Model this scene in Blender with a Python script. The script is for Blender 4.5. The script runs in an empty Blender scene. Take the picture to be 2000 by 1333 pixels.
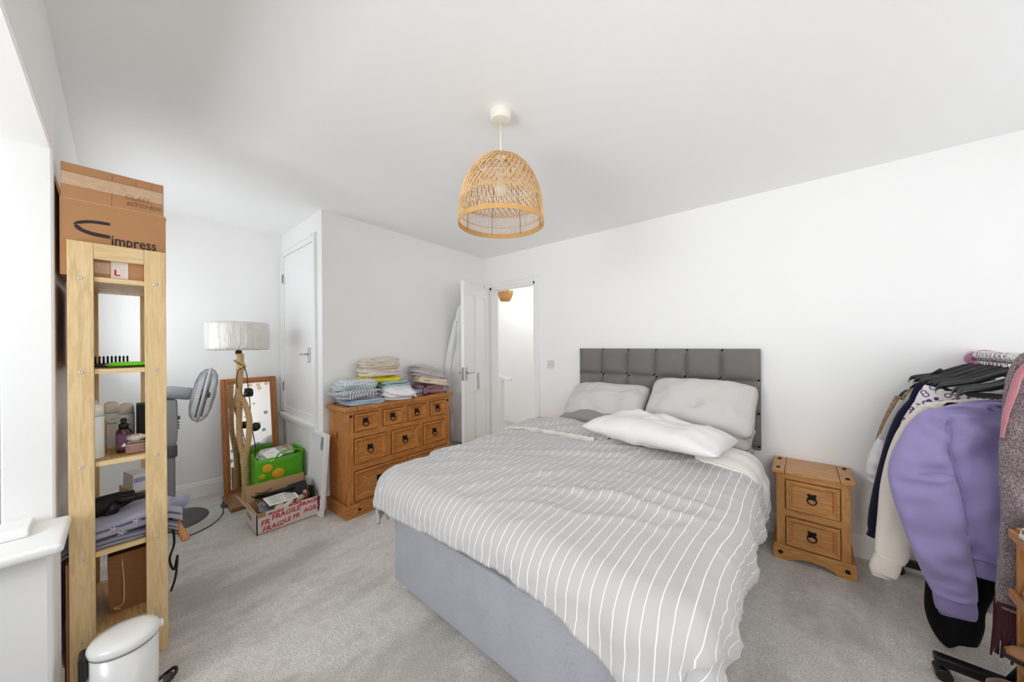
import bpy, math, random
import numpy as np
from mathutils import Vector, Matrix, Euler, noise
random.seed(7)
R = math.radians
scn = bpy.context.scene
col = scn.collection

# ------------------------------------------------------------------ camera
F_PX, YAW, ROLL, CAM_H = 659.0, R(40.63), R(-0.396), 1.35
fw = Vector((-math.sin(YAW), math.cos(YAW), 0)); rt = Vector((math.cos(YAW), math.sin(YAW), 0)); up = Vector((0, 0, 1))
c_, s_ = math.cos(ROLL), math.sin(ROLL)
rt2, up2 = rt*c_ + up*s_, up*c_ - rt*s_
cd = bpy.data.cameras.new('camera'); cam = bpy.data.objects.new('camera', cd); col.objects.link(cam)
mw = Matrix((rt2, up2, -fw)).transposed().to_4x4(); mw.translation = Vector((0, 0, CAM_H)); cam.matrix_world = mw
cd.sensor_width = 36; cd.lens = F_PX*36/2000; cd.shift_y = 7.1/2000; cd.clip_start = .03
scn.camera = cam

# ------------------------------------------------------------------ world, daylight, exposure
w = bpy.data.worlds.new('world'); scn.world = w; w.use_nodes = True
bg = w.node_tree.nodes['Background']; bg.inputs[0].default_value = (.80, .89, 1, 1); bg.inputs[1].default_value = 1.2
vs = scn.view_settings; vs.view_transform = 'Standard'; vs.look = 'None'; vs.gamma = 1; vs.use_curve_mapping = False; vs.exposure = 0.3
cy = scn.cycles; cy.max_bounces = 14; cy.diffuse_bounces = 10; cy.glossy_bounces = 5; cy.transmission_bounces = 8; cy.transparent_max_bounces = 12
cy.caustics_reflective = False; cy.caustics_refractive = False; cy.sample_clamp_indirect = 6; cy.use_denoising = True

def area(name, loc, rot, sx, sy, power, color=(1, 1, 1), spread=180):
    l = bpy.data.lights.new(name, 'AREA'); l.shape = 'RECTANGLE'; l.size = sx; l.size_y = sy; l.energy = power; l.color = color; l.spread = R(spread)
    o = bpy.data.objects.new(name, l); o.location = loc; o.rotation_euler = rot; col.objects.link(o); return o
# daylight through the bay window behind the camera, through the side window of the alcove, and the landing's daylight
area('bay_window_sky', (-.95, -2.4, 1.9), (R(80), 0, R(-3)), 1.1, 1.4, 27, (.97, .985, 1), 115)
area('bay_window_ground_bounce', (-.95, -2.3, .45), (R(116), 0, 0), 1.3, 1.0, 27, (.99, .995, 1), 120)
area('added_front_fill', (.72, -.36, 1.5), (R(101), 0, R(26)), 1.1, 1.2, 19, (.98, .99, 1))  # fill light added behind an invented opening in the front wall
area('alcove_window_daylight', (-3.35, -.30, 1.55), (R(118), 0, 0), 1.1, 1.1, 6.5, (.96, .98, 1))
area('added_right_fill', (1.90, 1.95, 1.45), (R(108), 0, R(98)),   .85, 1.3, 11, (.99, .99, 1))  # fill light added on the right, shining in through an invented window
area('landing_daylight', (-3.3, 4.0, 2.38), (0, 0, 0), 1.2, .7, 10, (.98, .99, 1))

# ------------------------------------------------------------------ materials
def srgb(r, g, b):
    f = lambda c: (c/255/12.92) if c/255 <= .04045 else ((c/255+.055)/1.055)**2.4
    return (f(r), f(g), f(b), 1)
class NT:
    def __init__(s, name):
        s.m = bpy.data.materials.new(name); s.m.use_nodes = True; s.t = s.m.node_tree; s.b = s.t.nodes['Principled BSDF']
    def n(s, typ, **kw):
        nd = s.t.nodes.new(typ)
        for k, v in kw.items():
            if k.startswith('_'): setattr(nd, k[1:], v)
            else: nd.inputs[k.replace('__', ' ')].default_value = v
        return nd
    def l(s, a, b): s.t.links.new(a, b)
    def tex(s, coord='Object', scale=(1, 1, 1), rot=(0, 0, 0)):
        tc = s.n('ShaderNodeTexCoord'); mp = s.n('ShaderNodeMapping'); mp.inputs['Scale'].default_value = scale; mp.inputs['Rotation'].default_value = rot
        s.l(tc.outputs[coord], mp.inputs[0]); return mp.outputs[0]
    def ramp(s, fac, stops):
        r = s.n('ShaderNodeValToRGB'); e = r.color_ramp.elements
        while len(e) < len(stops): e.new(.5)
        for i, (p, c) in enumerate(stops): e[i].position = p; e[i].color = c
        s.l(fac, r.inputs[0]); return r.outputs[0]
    def mix(s, fac, a, b, blend='MIX'):
        m = s.n('ShaderNodeMix', _data_type='RGBA', _blend_type=blend)
        for i, v in ((0, fac), (6, a), (7, b)):
            if hasattr(v, 'is_linked') or hasattr(v, 'links'): s.l(v, m.inputs[i])
            else: m.inputs[i].default_value = v
        return m.outputs[2]
    def bump(s, h, strength=.3, dist=.01, prev=None):
        b = s.n('ShaderNodeBump'); b.inputs['Strength'].default_value = strength; b.inputs['Distance'].default_value = dist
        s.l(h, b.inputs['Height'])
        if prev: s.l(prev, b.inputs['Normal'])
        s.l(b.outputs[0], s.b.inputs['Normal']); return b.outputs[0]
    def noise(s, vec, scale, detail=3, rough=.5):
        n = s.n('ShaderNodeTexNoise'); n.inputs['Scale'].default_value = scale; n.inputs['Detail'].default_value = detail; n.inputs['Roughness'].default_value = rough
        s.l(vec, n.inputs['Vector']); return n.outputs['Fac']
    def col(s, v):
        if hasattr(v, 'links'): s.l(v, s.b.inputs['Base Color'])
        else: s.b.inputs['Base Color'].default_value = v
    def p(s, **kw):
        for k, v in kw.items(): s.b.inputs[k.replace('_', ' ')].default_value = v
        return s
def dk(c, f): return (c[0]*f, c[1]*f, c[2]*f, 1)

def simple(name, c, rough=.6, metal=0, var=0, vs_=20, bump=0, bs=200, bd=.002, sheen=0, spec=.5, coat=0):
    t = NT(name); t.p(Roughness=rough, Metallic=metal, Specular_IOR_Level=spec)
    v = t.tex() if (var or bump) else None
    t.col(t.mix(t.noise(v, vs_), dk(c, 1-var), dk(c, 1+var*.5)) if var else c)
    if bump: t.bump(t.noise(v, bs, 2), bump, bd)
    if sheen: t.b.inputs['Sheen Weight'].default_value = sheen
    if coat: t.b.inputs['Coat Weight'].default_value = coat
    return t.m
def fabric(name, c, c2=None, scale=350, rough=.95, bump=.25, sheen=.15, mott=.08, wr=0):
    t = NT(name); t.p(Roughness=rough, Specular_IOR_Level=.2); v = t.tex()
    t.b.inputs['Sheen Weight'].default_value = sheen
    n = t.noise(v, scale, 2); base = t.mix(n, c, c2 or dk(c, .8))
    base = t.mix(t.noise(v, 6), base, dk(c, 1-mott)) if mott else base
    t.col(base); nb = t.bump(n, bump, .001)
    if wr: t.bump(t.noise(v, 18, 4), wr, .02, nb)
    return t.m
def wood(name, c1, c2, axis='x', rough=.42, knots=True, c3=None, sc=1.0, coat=.15):
    t = NT(name); t.p(Roughness=rough)
    sm = {'x': (1.2, 14, 14), 'y': (14, 1.2, 14), 'z': (14, 14, 1.2)}[axis]
    v = t.tex('Object', tuple(a*sc for a in sm))
    w1 = t.noise(v, 2.2, 5, .62)
    v2 = t.tex('Object', tuple(a*sc*6 for a in sm)); w2 = t.noise(v2, 3, 2)
    cc = t.ramp(w1, [(.28, c1), (.42, c2), (.47, c1), (.53, dk(c2, .9)), (.60, c1), (.72, c2)])
    cc = t.mix(w2, cc, dk(c2, .86), 'MULTIPLY') if False else t.mix(t.ramp(w2, [(.45, (0, 0, 0, 1)), (.75, (.35, .35, .35, 1))]), cc, dk(c2, .7))
    if knots:
        v3 = t.tex('Object', {'x': (2.0, 5, 5), 'y': (5, 2.0, 5), 'z': (5, 5, 2.0)}[axis])
        vo = t.n('ShaderNodeTexVoronoi'); vo.inputs['Scale'].default_value = 1.1; t.l(v3, vo.inputs['Vector'])
        k = t.ramp(vo.outputs['Distance'], [(.03, (1, 1, 1, 1)), (.11, (0, 0, 0, 1))])
        cc = t.mix(k, cc, c3 or dk(c2, .35))
    t.col(cc); t.b.inputs['Coat Weight'].default_value = coat; t.b.inputs['Coat Roughness'].default_value = .3
    t.bump(w2, .06, .002); return t.m

# paint
def wallmat(name, c):
    t = NT(name); t.p(Roughness=.85, Specular_IOR_Level=.25); v = t.tex()
    t.col(t.mix(t.noise(v, 3), c, dk(c, .985))); t.bump(t.noise(v, 220, 2), .06, .001); return t.m
WALL = wallmat('wall_paint', srgb(243, 243, 242)); CEIL = wallmat('ceiling_paint', srgb(246, 246, 246))
BAYW = wallmat('bay_bounce_cut_grey', srgb(150, 148, 145))  # unseen bay walls greyed to weaken the light bouncing inside the bay
GLOSSW = simple('white_gloss_paint', srgb(242, 242, 241), .35)
# carpet
t = NT('carpet'); t.p(Roughness=1, Specular_IOR_Level=.1); v = t.tex()
fine = t.noise(v, 150, 4, .72); med = t.noise(v, 28, 3, .6); big = t.noise(t.tex('Object', (1, .45, 1), (0, 0, R(30))), 3.2, 6, .68)
cc = t.mix(t.ramp(fine, [(.34, (0, 0, 0, 1)), (.64, (1, 1, 1, 1))]), srgb(186, 179, 170), srgb(252, 249, 244))
cc = t.mix(t.ramp(big, [(.44, (.0, .0, .0, 1)), (.60, (.55, .55, .55, 1))]), cc, dk(srgb(214, 206, 196), .50))
cc = t.mix(t.ramp(med, [(.35, (.30, .30, .30, 1)), (.6, (0, 0, 0, 1))]), cc, srgb(186, 178, 168))
t.col(cc); nb = t.bump(fine, .9, .006); t.bump(med, .4, .01, nb); CARPET = t.m
t.b.inputs['Sheen Weight'].default_value = .2
# wallpaper seen only in the mirror: pale ground with grey-blue and ochre leaf discs
t = NT('leaf_wallpaper'); t.p(Roughness=.85)
vo = t.n('ShaderNodeTexVoronoi', _feature='F1'); vo.inputs['Scale'].default_value = 6.0; vo.inputs['Randomness'].default_value = .8
t.l(t.tex('Object', (1, 1, 1)), vo.inputs['Vector'])
disc = t.ramp(vo.outputs['Distance'], [(.24, (1, 1, 1, 1)), (.26, (0, 0, 0, 1))])
sep = t.n('ShaderNodeSeparateColor'); t.l(vo.outputs['Color'], sep.inputs[0])
leafc = t.ramp(sep.outputs[0], [(0, srgb(96, 116, 130)), (.35, srgb(190, 196, 196)), (.6, srgb(196, 178, 140)), (.85, srgb(120, 140, 148))])
leafc.node.color_ramp.interpolation = 'CONSTANT'
t.col(t.mix(disc, srgb(236, 234, 230), leafc)); PAPER = t.m

PINE_D = dict(c1=srgb(206, 140, 72), c2=srgb(166, 100, 42), c3=srgb(96, 50, 18))
PX, PY, PZ = [wood('waxed_pine_'+a, axis=a, **PINE_D) for a in 'xyz']
N_D = dict(c1=srgb(205, 150, 88), c2=srgb(184, 126, 66), c3=srgb(120, 74, 32), knots=False)
NX, NY, NZ = [wood('light_waxed_pine_'+a, axis=a, **N_D) for a in 'xyz']
BZ = wood('birch_z', srgb(230, 202, 154), srgb(220, 188, 136), 'z', .5, c3=srgb(168, 118, 60), sc=.55, coat=0)
BY = wood('birch_y', srgb(230, 202, 154), srgb(220, 188, 136), 'y', .5, c3=srgb(168, 118, 60), sc=.55, coat=0)
BX = wood('birch_x', srgb(214, 180, 122), srgb(196, 158, 100), 'x', .5, knots=False, sc=.55, coat=0)
IRON = simple('black_iron', srgb(30, 28, 28), .45, .6)
CHROME = simple('chrome', srgb(200, 200, 200), .18, 1)
STEEL = simple('brushed_steel', srgb(170, 170, 170), .35, .9)
BLACKP = simple('black_plastic', srgb(24, 23, 24), .35)
BLACKM = simple('black_matte', srgb(18, 18, 19), .7)
WHITEP = simple('white_plastic', srgb(236, 236, 234), .35)
CREAMP = simple('cream_plastic', srgb(240, 233, 222), .4)
HEADF = fabric('headboard_grey_weave', srgb(128, 125, 122), srgb(84, 82, 80), 240, bump=.5)
DIVAN = fabric('divan_grey_weave', srgb(170, 172, 178), srgb(116, 119, 128), 230, bump=.5, mott=.04)
SHEET = fabric('taupe_sheet', srgb(186, 174, 162), sheen=.1, wr=.15)
CANE = simple('rattan_cane', srgb(222, 184, 132), .5, var=.25, vs_=30)
CANEB = simple('rattan_band', srgb(206, 160, 100), .45, var=.2, vs_=40)
CANED = simple('rattan_dark_wire', srgb(140, 104, 66), .6)
ROPE = simple('jute_rope', srgb(212, 178, 126), .9, var=.2, vs_=60, bump=.5, bs=300)
CARD = simple('cardboard', srgb(180, 132, 90), .85, var=.10, vs_=9, bump=.15, bs=60)
CARDD = simple('cardboard_inner', srgb(196, 160, 118), .9, var=.08, vs_=12)
INK = simple('black_ink', srgb(40, 32, 32), .7); RED = simple('red_ink', srgb(196, 30, 44), .6)
PENCIL = simple('pen_ink', srgb(152, 108, 72), .8)
TAPE = simple('clear_parcel_tape', srgb(205, 172, 140), .2, var=.2, vs_=70, bump=.5, bs=50)
WTAPE = simple('white_fragile_tape', srgb(226, 214, 208), .35, var=.12, vs_=30, bump=.3, bs=40)
FANG = simple('grey_fan_plastic', srgb(150, 152, 156), .4); FAND = simple('dark_grey_fan_plastic', srgb(84, 82, 84), .5)
# striped duvet cotton
def striped(name, c, c2, period, width, axis=0, bumpw=.12, scale=400, soft=.3):
    t = NT(name); t.p(Roughness=.9, Specular_IOR_Level=.2); t.b.inputs['Sheen Weight'].default_value = .12
    uv = t.n('ShaderNodeTexCoord'); sp = t.n('ShaderNodeSeparateXYZ'); t.l(uv.outputs['UV'], sp.inputs[0])
    dv = t.n('ShaderNodeMath', _operation='DIVIDE'); t.l(sp.outputs[axis], dv.inputs[0]); dv.inputs[1].default_value = period
    fr = t.n('ShaderNodeMath', _operation='FRACT'); t.l(dv.outputs[0], fr.inputs[0])
    pp = t.n('ShaderNodeMath', _operation='PINGPONG'); t.l(fr.outputs[0], pp.inputs[0]); pp.inputs[1].default_value = .5
    st = t.ramp(pp.outputs[0], [(width*.5, (1, 1, 1, 1)), (min(.99, width*.5*(1+soft)+.01), (0, 0, 0, 1))])
    n = t.noise(t.tex('Object', (1, 1, 1)), scale, 2)
    base = t.mix(n, c, dk(c, .90)); base = t.mix(t.noise(t.tex(), 3.5), base, dk(c, .95))
    t.col(t.mix(st, base, c2)); nb = t.bump(n, .15, .001); t.bump(t.noise(t.tex(), 14, 5, .6), bumpw, .03, nb); return t.m
DUVET = striped('duvet_grey_with_white_pinstripe', srgb(186, 184, 182), srgb(234, 234, 234), .037, .055)
FINEST = striped('fine_striped_cotton', srgb(226, 222, 217), srgb(196, 190, 184), .011, .42, bumpw=.10)
PILS = striped('pillow_fine_stripe', srgb(214, 211, 208), srgb(190, 186, 182), .0085, .36, bumpw=.10)
PILP = fabric('pillow_plain_grey', srgb(206, 204, 202), wr=.25, mott=.03); PILD = fabric('pillow_dark_grey', srgb(150, 147, 148), wr=.2)
PILT = fabric('pillow_taupe_grey', srgb(184, 178, 174), wr=.2); PILW = fabric('pillow_white_cotton', srgb(232, 229, 228), wr=.25, mott=.02)

# ------------------------------------------------------------------ object helpers
def mat4(o):
    m = Matrix.LocRotScale(o.location, o.rotation_euler, o.scale)
    return mat4(o.parent) @ m if o.parent else m
def tag(o, label=None, cat=None, group=None, kind=None):
    if label: o['label'] = label
    if cat: o['category'] = cat
    if group: o['group'] = group
    if kind: o['kind'] = kind
    return o
def thing(name, label, cat, loc=(0, 0, 0), rz=0, group=None, kind=None):
    o = bpy.data.objects.new(name, None); o.empty_display_size = .05; o.location = loc; o.rotation_euler = (0, 0, rz); col.objects.link(o)
    return tag(o, label, cat, group, kind)
def dup(root, loc=None, rz=None, label=None, group=None):
    def cp(o, par):
        c = o.copy(); col.objects.link(c); c.parent = par
        for ch in list(o.children):
            if ch is not c: cp(ch, c)
        return c
    r = cp(root, root.parent)
    if loc is not None: r.location = loc
    if rz is not None: r.rotation_euler = (0, 0, rz)
    if label: r['label'] = label
    if group: r['group'] = group
    return r
class MB:
    def __init__(s): s.v = []; s.f = []; s.uv = {}
    def add(s, vs, fs, M=None):
        k = len(s.v)
        s.v += [tuple(M @ Vector(p)) if M else tuple(p) for p in vs]; s.f += [tuple(i+k for i in f) for f in fs]; return s
    def box(s, a, b, M=None):
        x0, y0, z0 = a; x1, y1, z1 = b
        return s.add([(x0, y0, z0), (x1, y0, z0), (x1, y1, z0), (x0, y1, z0), (x0, y0, z1), (x1, y0, z1), (x1, y1, z1), (x0, y1, z1)],
                     [(0, 3, 2, 1), (4, 5, 6, 7), (0, 1, 5, 4), (1, 2, 6, 5), (2, 3, 7, 6), (3, 0, 4, 7)], M)
    def rings(s, rs, closed=True, cap=True, loop=False, M=None):
        n = len(rs[0]); vs = [p for r in rs for p in r]; fs = []
        m = len(rs)
        for i in range(m if loop else m-1):
            j = (i+1) % m
            for k in range(n if closed else n-1):
                l = (k+1) % n; fs.append((i*n+k, i*n+l, j*n+l, j*n+k))
        if cap and not loop and closed: fs.append(tuple(range(n-1, -1, -1))); fs.append(tuple((m-1)*n+k for k in range(n)))
        return s.add(vs, fs, M)
    def tube(s, pts, r, n=8, loop=False, M=None, twist=None):
        pts = [Vector(p) for p in pts]; rs = []; m = len(pts); prev = None
        for i, p in enumerate(pts):
            if loop: d = pts[(i+1) % m]-pts[i-1]
            else: d = pts[min(i+1, m-1)]-pts[max(i-1, 0)]
            d.normalize()
            a = prev - d*prev.dot(d) if prev is not None else d.cross(Vector((0, 0, 1)) if abs(d.z) < .9 else Vector((1, 0, 0)))
            if a.length < 1e-6: a = d.orthogonal()
            a.normalize(); prev = a; b = d.cross(a); ri = r[i] if hasattr(r, '__len__') else r
            rs.append([p + (a*math.cos(2*math.pi*k/n)+b*math.sin(2*math.pi*k/n))*(ri*(twist(i, 2*math.pi*k/n) if twist else 1)) for k in range(n)])
        return s.rings(rs, loop=loop, M=M)
    def lathe(s, prof, c=(0, 0, 0), n=24, M=None, cap=True, sx=1, sy=1):
        return s.rings([[(c[0]+r*sx*math.cos(2*math.pi*k/n), c[1]+r*sy*math.sin(2*math.pi*k/n), c[2]+z) for k in range(n)] for r, z in prof], cap=cap, M=M)
    def prism(s, poly, y0, y1, plane='xz', M=None):
        def P(a, b, h): return {'xz': (a, h, b), 'xy': (a, b, h), 'yz': (h, a, b)}[plane]
        n = len(poly); vs = [P(a, b, y0) for a, b in poly]+[P(a, b, y1) for a, b in poly]
        fs = [tuple(range(n)), tuple(range(2*n-1, n-1, -1))]+[(i, (i+1) % n, n+(i+1) % n, n+i) for i in range(n)]
        return s.add(vs, fs, M)
    def grid(s, P, uv=None, M=None):
        ny, nx = len(P), len(P[0]); k = len(s.v); fs = []
        vs = [P[j][i] for j in range(ny) for i in range(nx)]
        for j in range(ny-1):
            for i in range(nx-1): fs.append((j*nx+i, j*nx+i+1, (j+1)*nx+i+1, (j+1)*nx+i))
        if uv:
            for j in range(ny):
                for i in range(nx): s.uv[k+j*nx+i] = uv[j][i]
        return s.add(vs, fs, M)
    def build(s, name, mat, parent=None, world=False, smooth=False, bevel=0, sub=0, solid=0, seg=2, label=None, cat=None, group=None, kind=None, disp=None, weld=False):
        vs = [Vector(p) for p in s.v]; loc = Vector((0, 0, 0))
        if disp: vs = [disp(p) for p in vs]
        if parent is not None and world:
            inv = mat4(parent).inverted(); vs = [inv @ p for p in vs]
        if parent is None:
            xs = [p.x for p in vs]; ys = [p.y for p in vs]; loc = Vector(((min(xs)+max(xs))/2, (min(ys)+max(ys))/2, min(p.z for p in vs))); vs = [p-loc for p in vs]
        me = bpy.data.meshes.new(name); me.from_pydata([tuple(p) for p in vs], [], s.f)
        if s.uv:
            ul = me.uv_layers.new(name='UVMap')
            for lp in me.loops: ul.data[lp.index].uv = s.uv.get(lp.vertex_index, (0, 0))
        import bmesh
        bm = bmesh.new(); bm.from_mesh(me)
        if weld: bmesh.ops.remove_doubles(bm, verts=bm.verts, dist=1e-5)
        bmesh.ops.recalc_face_normals(bm, faces=bm.faces); bm.to_mesh(me); bm.free()
        me.update()
        if smooth: me.polygons.foreach_set('use_smooth', [True]*len(me.polygons))
        for m in (mat if isinstance(mat, (list, tuple)) else [mat]): me.materials.append(m)
        o = bpy.data.objects.new(name, me); o.location = loc; col.objects.link(o)
        if parent is not None: o.parent = parent
        if solid: md = o.modifiers.new('solid', 'SOLIDIFY'); md.thickness = solid; md.offset = 0
        if bevel: md = o.modifiers.new('bevel', 'BEVEL'); md.width = bevel; md.segments = seg; md.limit_method = 'ANGLE'; md.angle_limit = R(40)
        if sub: md = o.modifiers.new('sub', 'SUBSURF'); md.levels = sub; md.render_levels = sub
        return tag(o, label, cat, group, kind)
def bx(name, a, b, mat, parent=None, **k): return MB().box(a, b).build(name, mat, parent, **k)
def T(x, y, z, rx=0, ry=0, rz=0): return Matrix.Translation((x, y, z)) @ Euler((rx, ry, rz)).to_matrix().to_4x4()
def nz(p, s, seed=0): return noise.noise(Vector((p[0]*s+seed*7.3, p[1]*s-seed*3.1, p[2]*s+seed*1.7)))
def spline(pts, n=8):
    P = [Vector(p) for p in pts]; out = []
    for i in range(len(P)-1):
        p0, p1, p2, p3 = P[max(i-1, 0)], P[i], P[i+1], P[min(i+2, len(P)-1)]
        for k in range(n):
            t = k/n; out.append(.5*((2*p1)+(p2-p0)*t+(2*p0-5*p1+4*p2-p3)*t*t+(3*p1-p0-3*p2+p3)*t**3))
    out.append(P[-1]); return out
_tc = {}
def textmesh(body, size, shear=0, bold=0):
    key = (body, size, shear, bold)
    if key in _tc: return _tc[key]
    cu = bpy.data.curves.new('t', 'FONT'); cu.body = body; cu.size = size; cu.extrude = .0004; cu.shear = shear; cu.resolution_u = 2; cu.offset = bold
    o = bpy.data.objects.new('t', cu); col.objects.link(o); bpy.context.view_layer.update()
    me = o.evaluated_get(bpy.context.evaluated_depsgraph_get()).to_mesh()
    r = ([tuple(v.co) for v in me.vertices], [tuple(p.vertices) for p in me.polygons]); o.to_mesh_clear()
    bpy.data.objects.remove(o); bpy.data.curves.remove(cu); _tc[key] = r; return r
def text(name, body, size, M, mat, parent, shear=0, world=True, bold=0):
    v, f = textmesh(body, size, shear, bold); return MB().add(v, f, M).build(name, mat, parent, world=world)
def faceX(x, y, z, tilt=0): # text plane facing +X, text runs +Y
    return Matrix.Translation((x, y, z)) @ Matrix(((0, 0, 1, 0), (1, 0, 0, 0), (0, 1, 0, 0), (0, 0, 0, 1))) @ Matrix.Rotation(tilt, 4, 'Z')

# ================================================================== SETTING
XL0, XL1, XB, YB = -4.19, -4.06, -3.016, 3.035      # alcove wall, cupboard corner, bed wall
YF = -.16; XP = -2.175; XR = 1.75; YC = 1.10
zc = lambda y: 2.437+.025*(3.035-y)
def struct(name, mb, mat, parent=None, **k): return mb.build(name, mat, parent, kind='structure' if parent is None else None, **k)
struct('floor', MB().box((-4.6, -1.9, -.1), (2.0, 4.7, 0)), CARPET)
m = MB(); m.add([(-4.5, YF-.02, zc(YF)), (2.0, YF-.02, zc(YF)), (2.0, YB+.02, zc(YB)), (-4.5, YB+.02, zc(YB)), (-4.5, YF-.02, 2.75), (2.0, YF-.02, 2.75), (2.0, YB+.02, 2.75), (-4.5, YB+.02, 2.75)],
      [(0, 3, 2, 1), (4, 5, 6, 7), (0, 1, 5, 4), (1, 2, 6, 5), (2, 3, 7, 6), (3, 0, 4, 7)]); struct('ceiling', m, CEIL)
DX0, DX1, DZ = -2.965, -2.258, 2.06     # bedroom doorway
m = MB(); m.box((-4.5, YB, 0), (DX0, YB+.12, 2.6)); m.box((DX1, YB, 0), (XR+.1, YB+.12, 2.6)); m.box((DX0, YB, DZ), (DX1, YB+.12, 2.6)); struct('wall_back', m, WALL)
m = MB(); m.prism([(XL0, YF-.1), (XL1, YC+.02), (XL1-.15, YC+.02), (XL0-.15, YF-.1)], 0, 2.7, 'xy'); struct('wall_left', m, WALL)
# cupboard box that juts into the room: near face (with a raised cupboard door) and the chest wall
CX0, CX1, CZ0, CZ1 = -3.972, -3.185, .70, 2.255
m = MB(); m.prism([(XB, YC), (XB-.03, YB), (XB-.13, YB), (XB-.10, YC+.1), (XB-.10, YC)], 0, 2.6, 'xy'); struct('wall_cupboard_side', m, WALL)
m = MB(); m.box((XL1-.2, YC, 0), (CX0, YC+.1, 2.6)); m.box((CX1, YC, 0), (XB-.10, YC+.1, 2.6)); m.box((CX0, YC, CZ1), (CX1, YC+.1, 2.6)); m.box((CX0, YC, 0), (CX1, YC+.1, CZ0)); struct('wall_cupboard_front', m, WALL)
struct('wall_right', MB().box((XR, YF-.1, 0), (XR+.1, 1.5, 2.7)).box((XR, 2.4, 0), (XR+.1, YB, 2.7)).box((XR, 1.5, 0), (XR+.1, 2.4, .85)).box((XR, 1.5, 2.2), (XR+.1, 2.4, 2.7)), PAPER)
# front wall with the alcove window, and the bay the camera stands beside
m = MB(); m.box((-4.4, YF-.12, 0), (-3.95, YF, 2.7)); m.box((-2.75, YF-.12, 0), (XP, YF, 2.7)); m.box((-3.95, YF-.12, 0), (-2.75, YF, .95)); m.box((-3.95, YF-.12, 2.15), (-2.75, YF, 2.7))
m.box((-.35, YF-.12, 0), (.15, YF, 2.7)); m.box((1.3, YF-.12, 0), (XR+.1, YF, 2.7)); m.box((.15, YF-.12, 0), (1.3, YF, .85)); m.box((.15, YF-.12, 2.15), (1.3, YF, 2.7)); m.box((XP, YF-.12, 2.11), (-.35, YF, 2.7)); struct('wall_front', m, WALL, bevel=.008)
def window(name, x0, x1, y0, y1, z0, z1, axis):
    g = thing(name, None, None, ((x0+x1)/2, (y0+y1)/2, z0), kind='structure'); fr = MB(); w = .05
    def B(a0, a1, b0, b1): 
        fr.box((a0, y0, b0), (a1, y1, b1)) if axis == 'x' else fr.box((x0, a0, b0), (x1, a1, b1))
    lo, hi = (x0, x1) if axis == 'x' else (y0, y1)
    B(lo, lo+w, z0, z1); B(hi-w, hi, z0, z1); B(lo+w, hi-w, z0, z0+w); B(lo+w, hi-w, z1-w, z1)
    fr.build('window_frame', GLOSSW, g, world=True)
    mu = MB(); mid = (lo+hi)/2
    (mu.box((mid-.025, y0, z0+w), (mid+.025, y1, z1-w)) if axis == 'x' else mu.box((x0, mid-.025, z0+w), (x1, mid+.025, z1-w))); mu.build('mullion', GLOSSW, g, world=True)
window('window_1', XP+.1, -.45, -1.42, -1.36, .85, 2.05, 'x')
window('window_2', -3.95, -2.75, YF-.1, YF-.05, .95, 2.15, 'x')
window('added_window_4', .15, 1.3, YF-.1, YF-.05, .85, 2.15, 'x')  # invented window, unseen, lets the front fill light in
window('added_window_3', XR+.02, XR+.07, 1.5, 2.4, .85, 2.2, 'y')  # invented window, out of view, opening for the right fill light
m = MB(); m.box((XP-.1, -1.44, 0), (-.25, -1.34, .85)); m.box((XP-.1, -1.44, 2.05), (-.25, -1.34, 2.7)); m.box((XP-.1, -1.44, .85), (XP+.1, -1.34, 2.05)); struct('wall_bay', m, BAYW)
struct('wall_bay_right', MB().box((-.35, -1.44, 0), (-.25, YF-.12, 2.7)), BAYW)
struct('wall_bay_left', MB().box((XP-.12, -1.44, 0), (XP, YF-.12, 2.7)), WALL)
struct('wall_bay_plinth', MB().box((XP+.002, -1.34, 0), (-1.92, YF+.012, .665)), WALL, bevel=.012)
struct('ceiling_bay', MB().box((XP-.1, -1.5, 2.11), (-.25, YF-.12, 2.2)), CEIL)
struct('trim_1', MB().box((XP+.001, -1.34, .666), (-1.868, YF+.038, .70)), GLOSSW, bevel=.014, seg=4)       # window board
tt = MB(); tt.prism([(-2.165, .701), (-2.02, .701), (-2.02, .716), (-2.05, .728), (-2.15, .728), (-2.165, .72)], -1.3, -.205, 'xz'); struct('trim_2', tt, GLOSSW, bevel=.004)
# skirting boards
PROF = [(0, 0), (.018, 0), (.018, .105), (.013, .112), (.013, .122), (.007, .134), (0, .138)]
def skirt(name, p, q, nrm):
    p, q, n = Vector(p), Vector(q), Vector(nrm).normalized(); m = MB()
    m.rings([[tuple(a+n*d+Vector((0, 0, h))) for d, h in PROF] for a in (p, q)]); struct(name, m, GLOSSW)
skirt('baseboard_back', (DX1+.065, YB, 0), (XR, YB, 0), (0, -1, 0))
skirt('baseboard_left', (XL0, YF, 0), (XL1, YC, 0), (1, -.103, 0))
skirt('baseboard_cupboard', (XL1, YC, 0), (XB, YC, 0), (0, -1, 0))
skirt('baseboard_chest', (XB, YC, 0), (XB-.03, YB, 0), (1, .015, 0))
skirt('baseboard_front', (XP-1.9, YF, 0), (XP, YF, 0), (0, 1, 0))
skirt('baseboard_right', (XR, YF, 0), (XR, YB, 0), (-1, 0, 0))
# landing behind the doorway
struct('wall_landing_back', MB().box((-4.7, 4.45, 0), (-1.6, 4.55, 2.6)), WALL); struct('wall_landing_left', MB().box((-4.7, 3.15, 0), (-4.6, 4.5, 2.6)), WALL)
struct('wall_landing_right', MB().box((-1.7, 3.15, 0), (-1.6, 4.5, 2.6)), WALL); struct('ceiling_landing', MB().box((-4.7, 3.12, 2.44), (-1.6, 4.55, 2.54)), CEIL)
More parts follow.
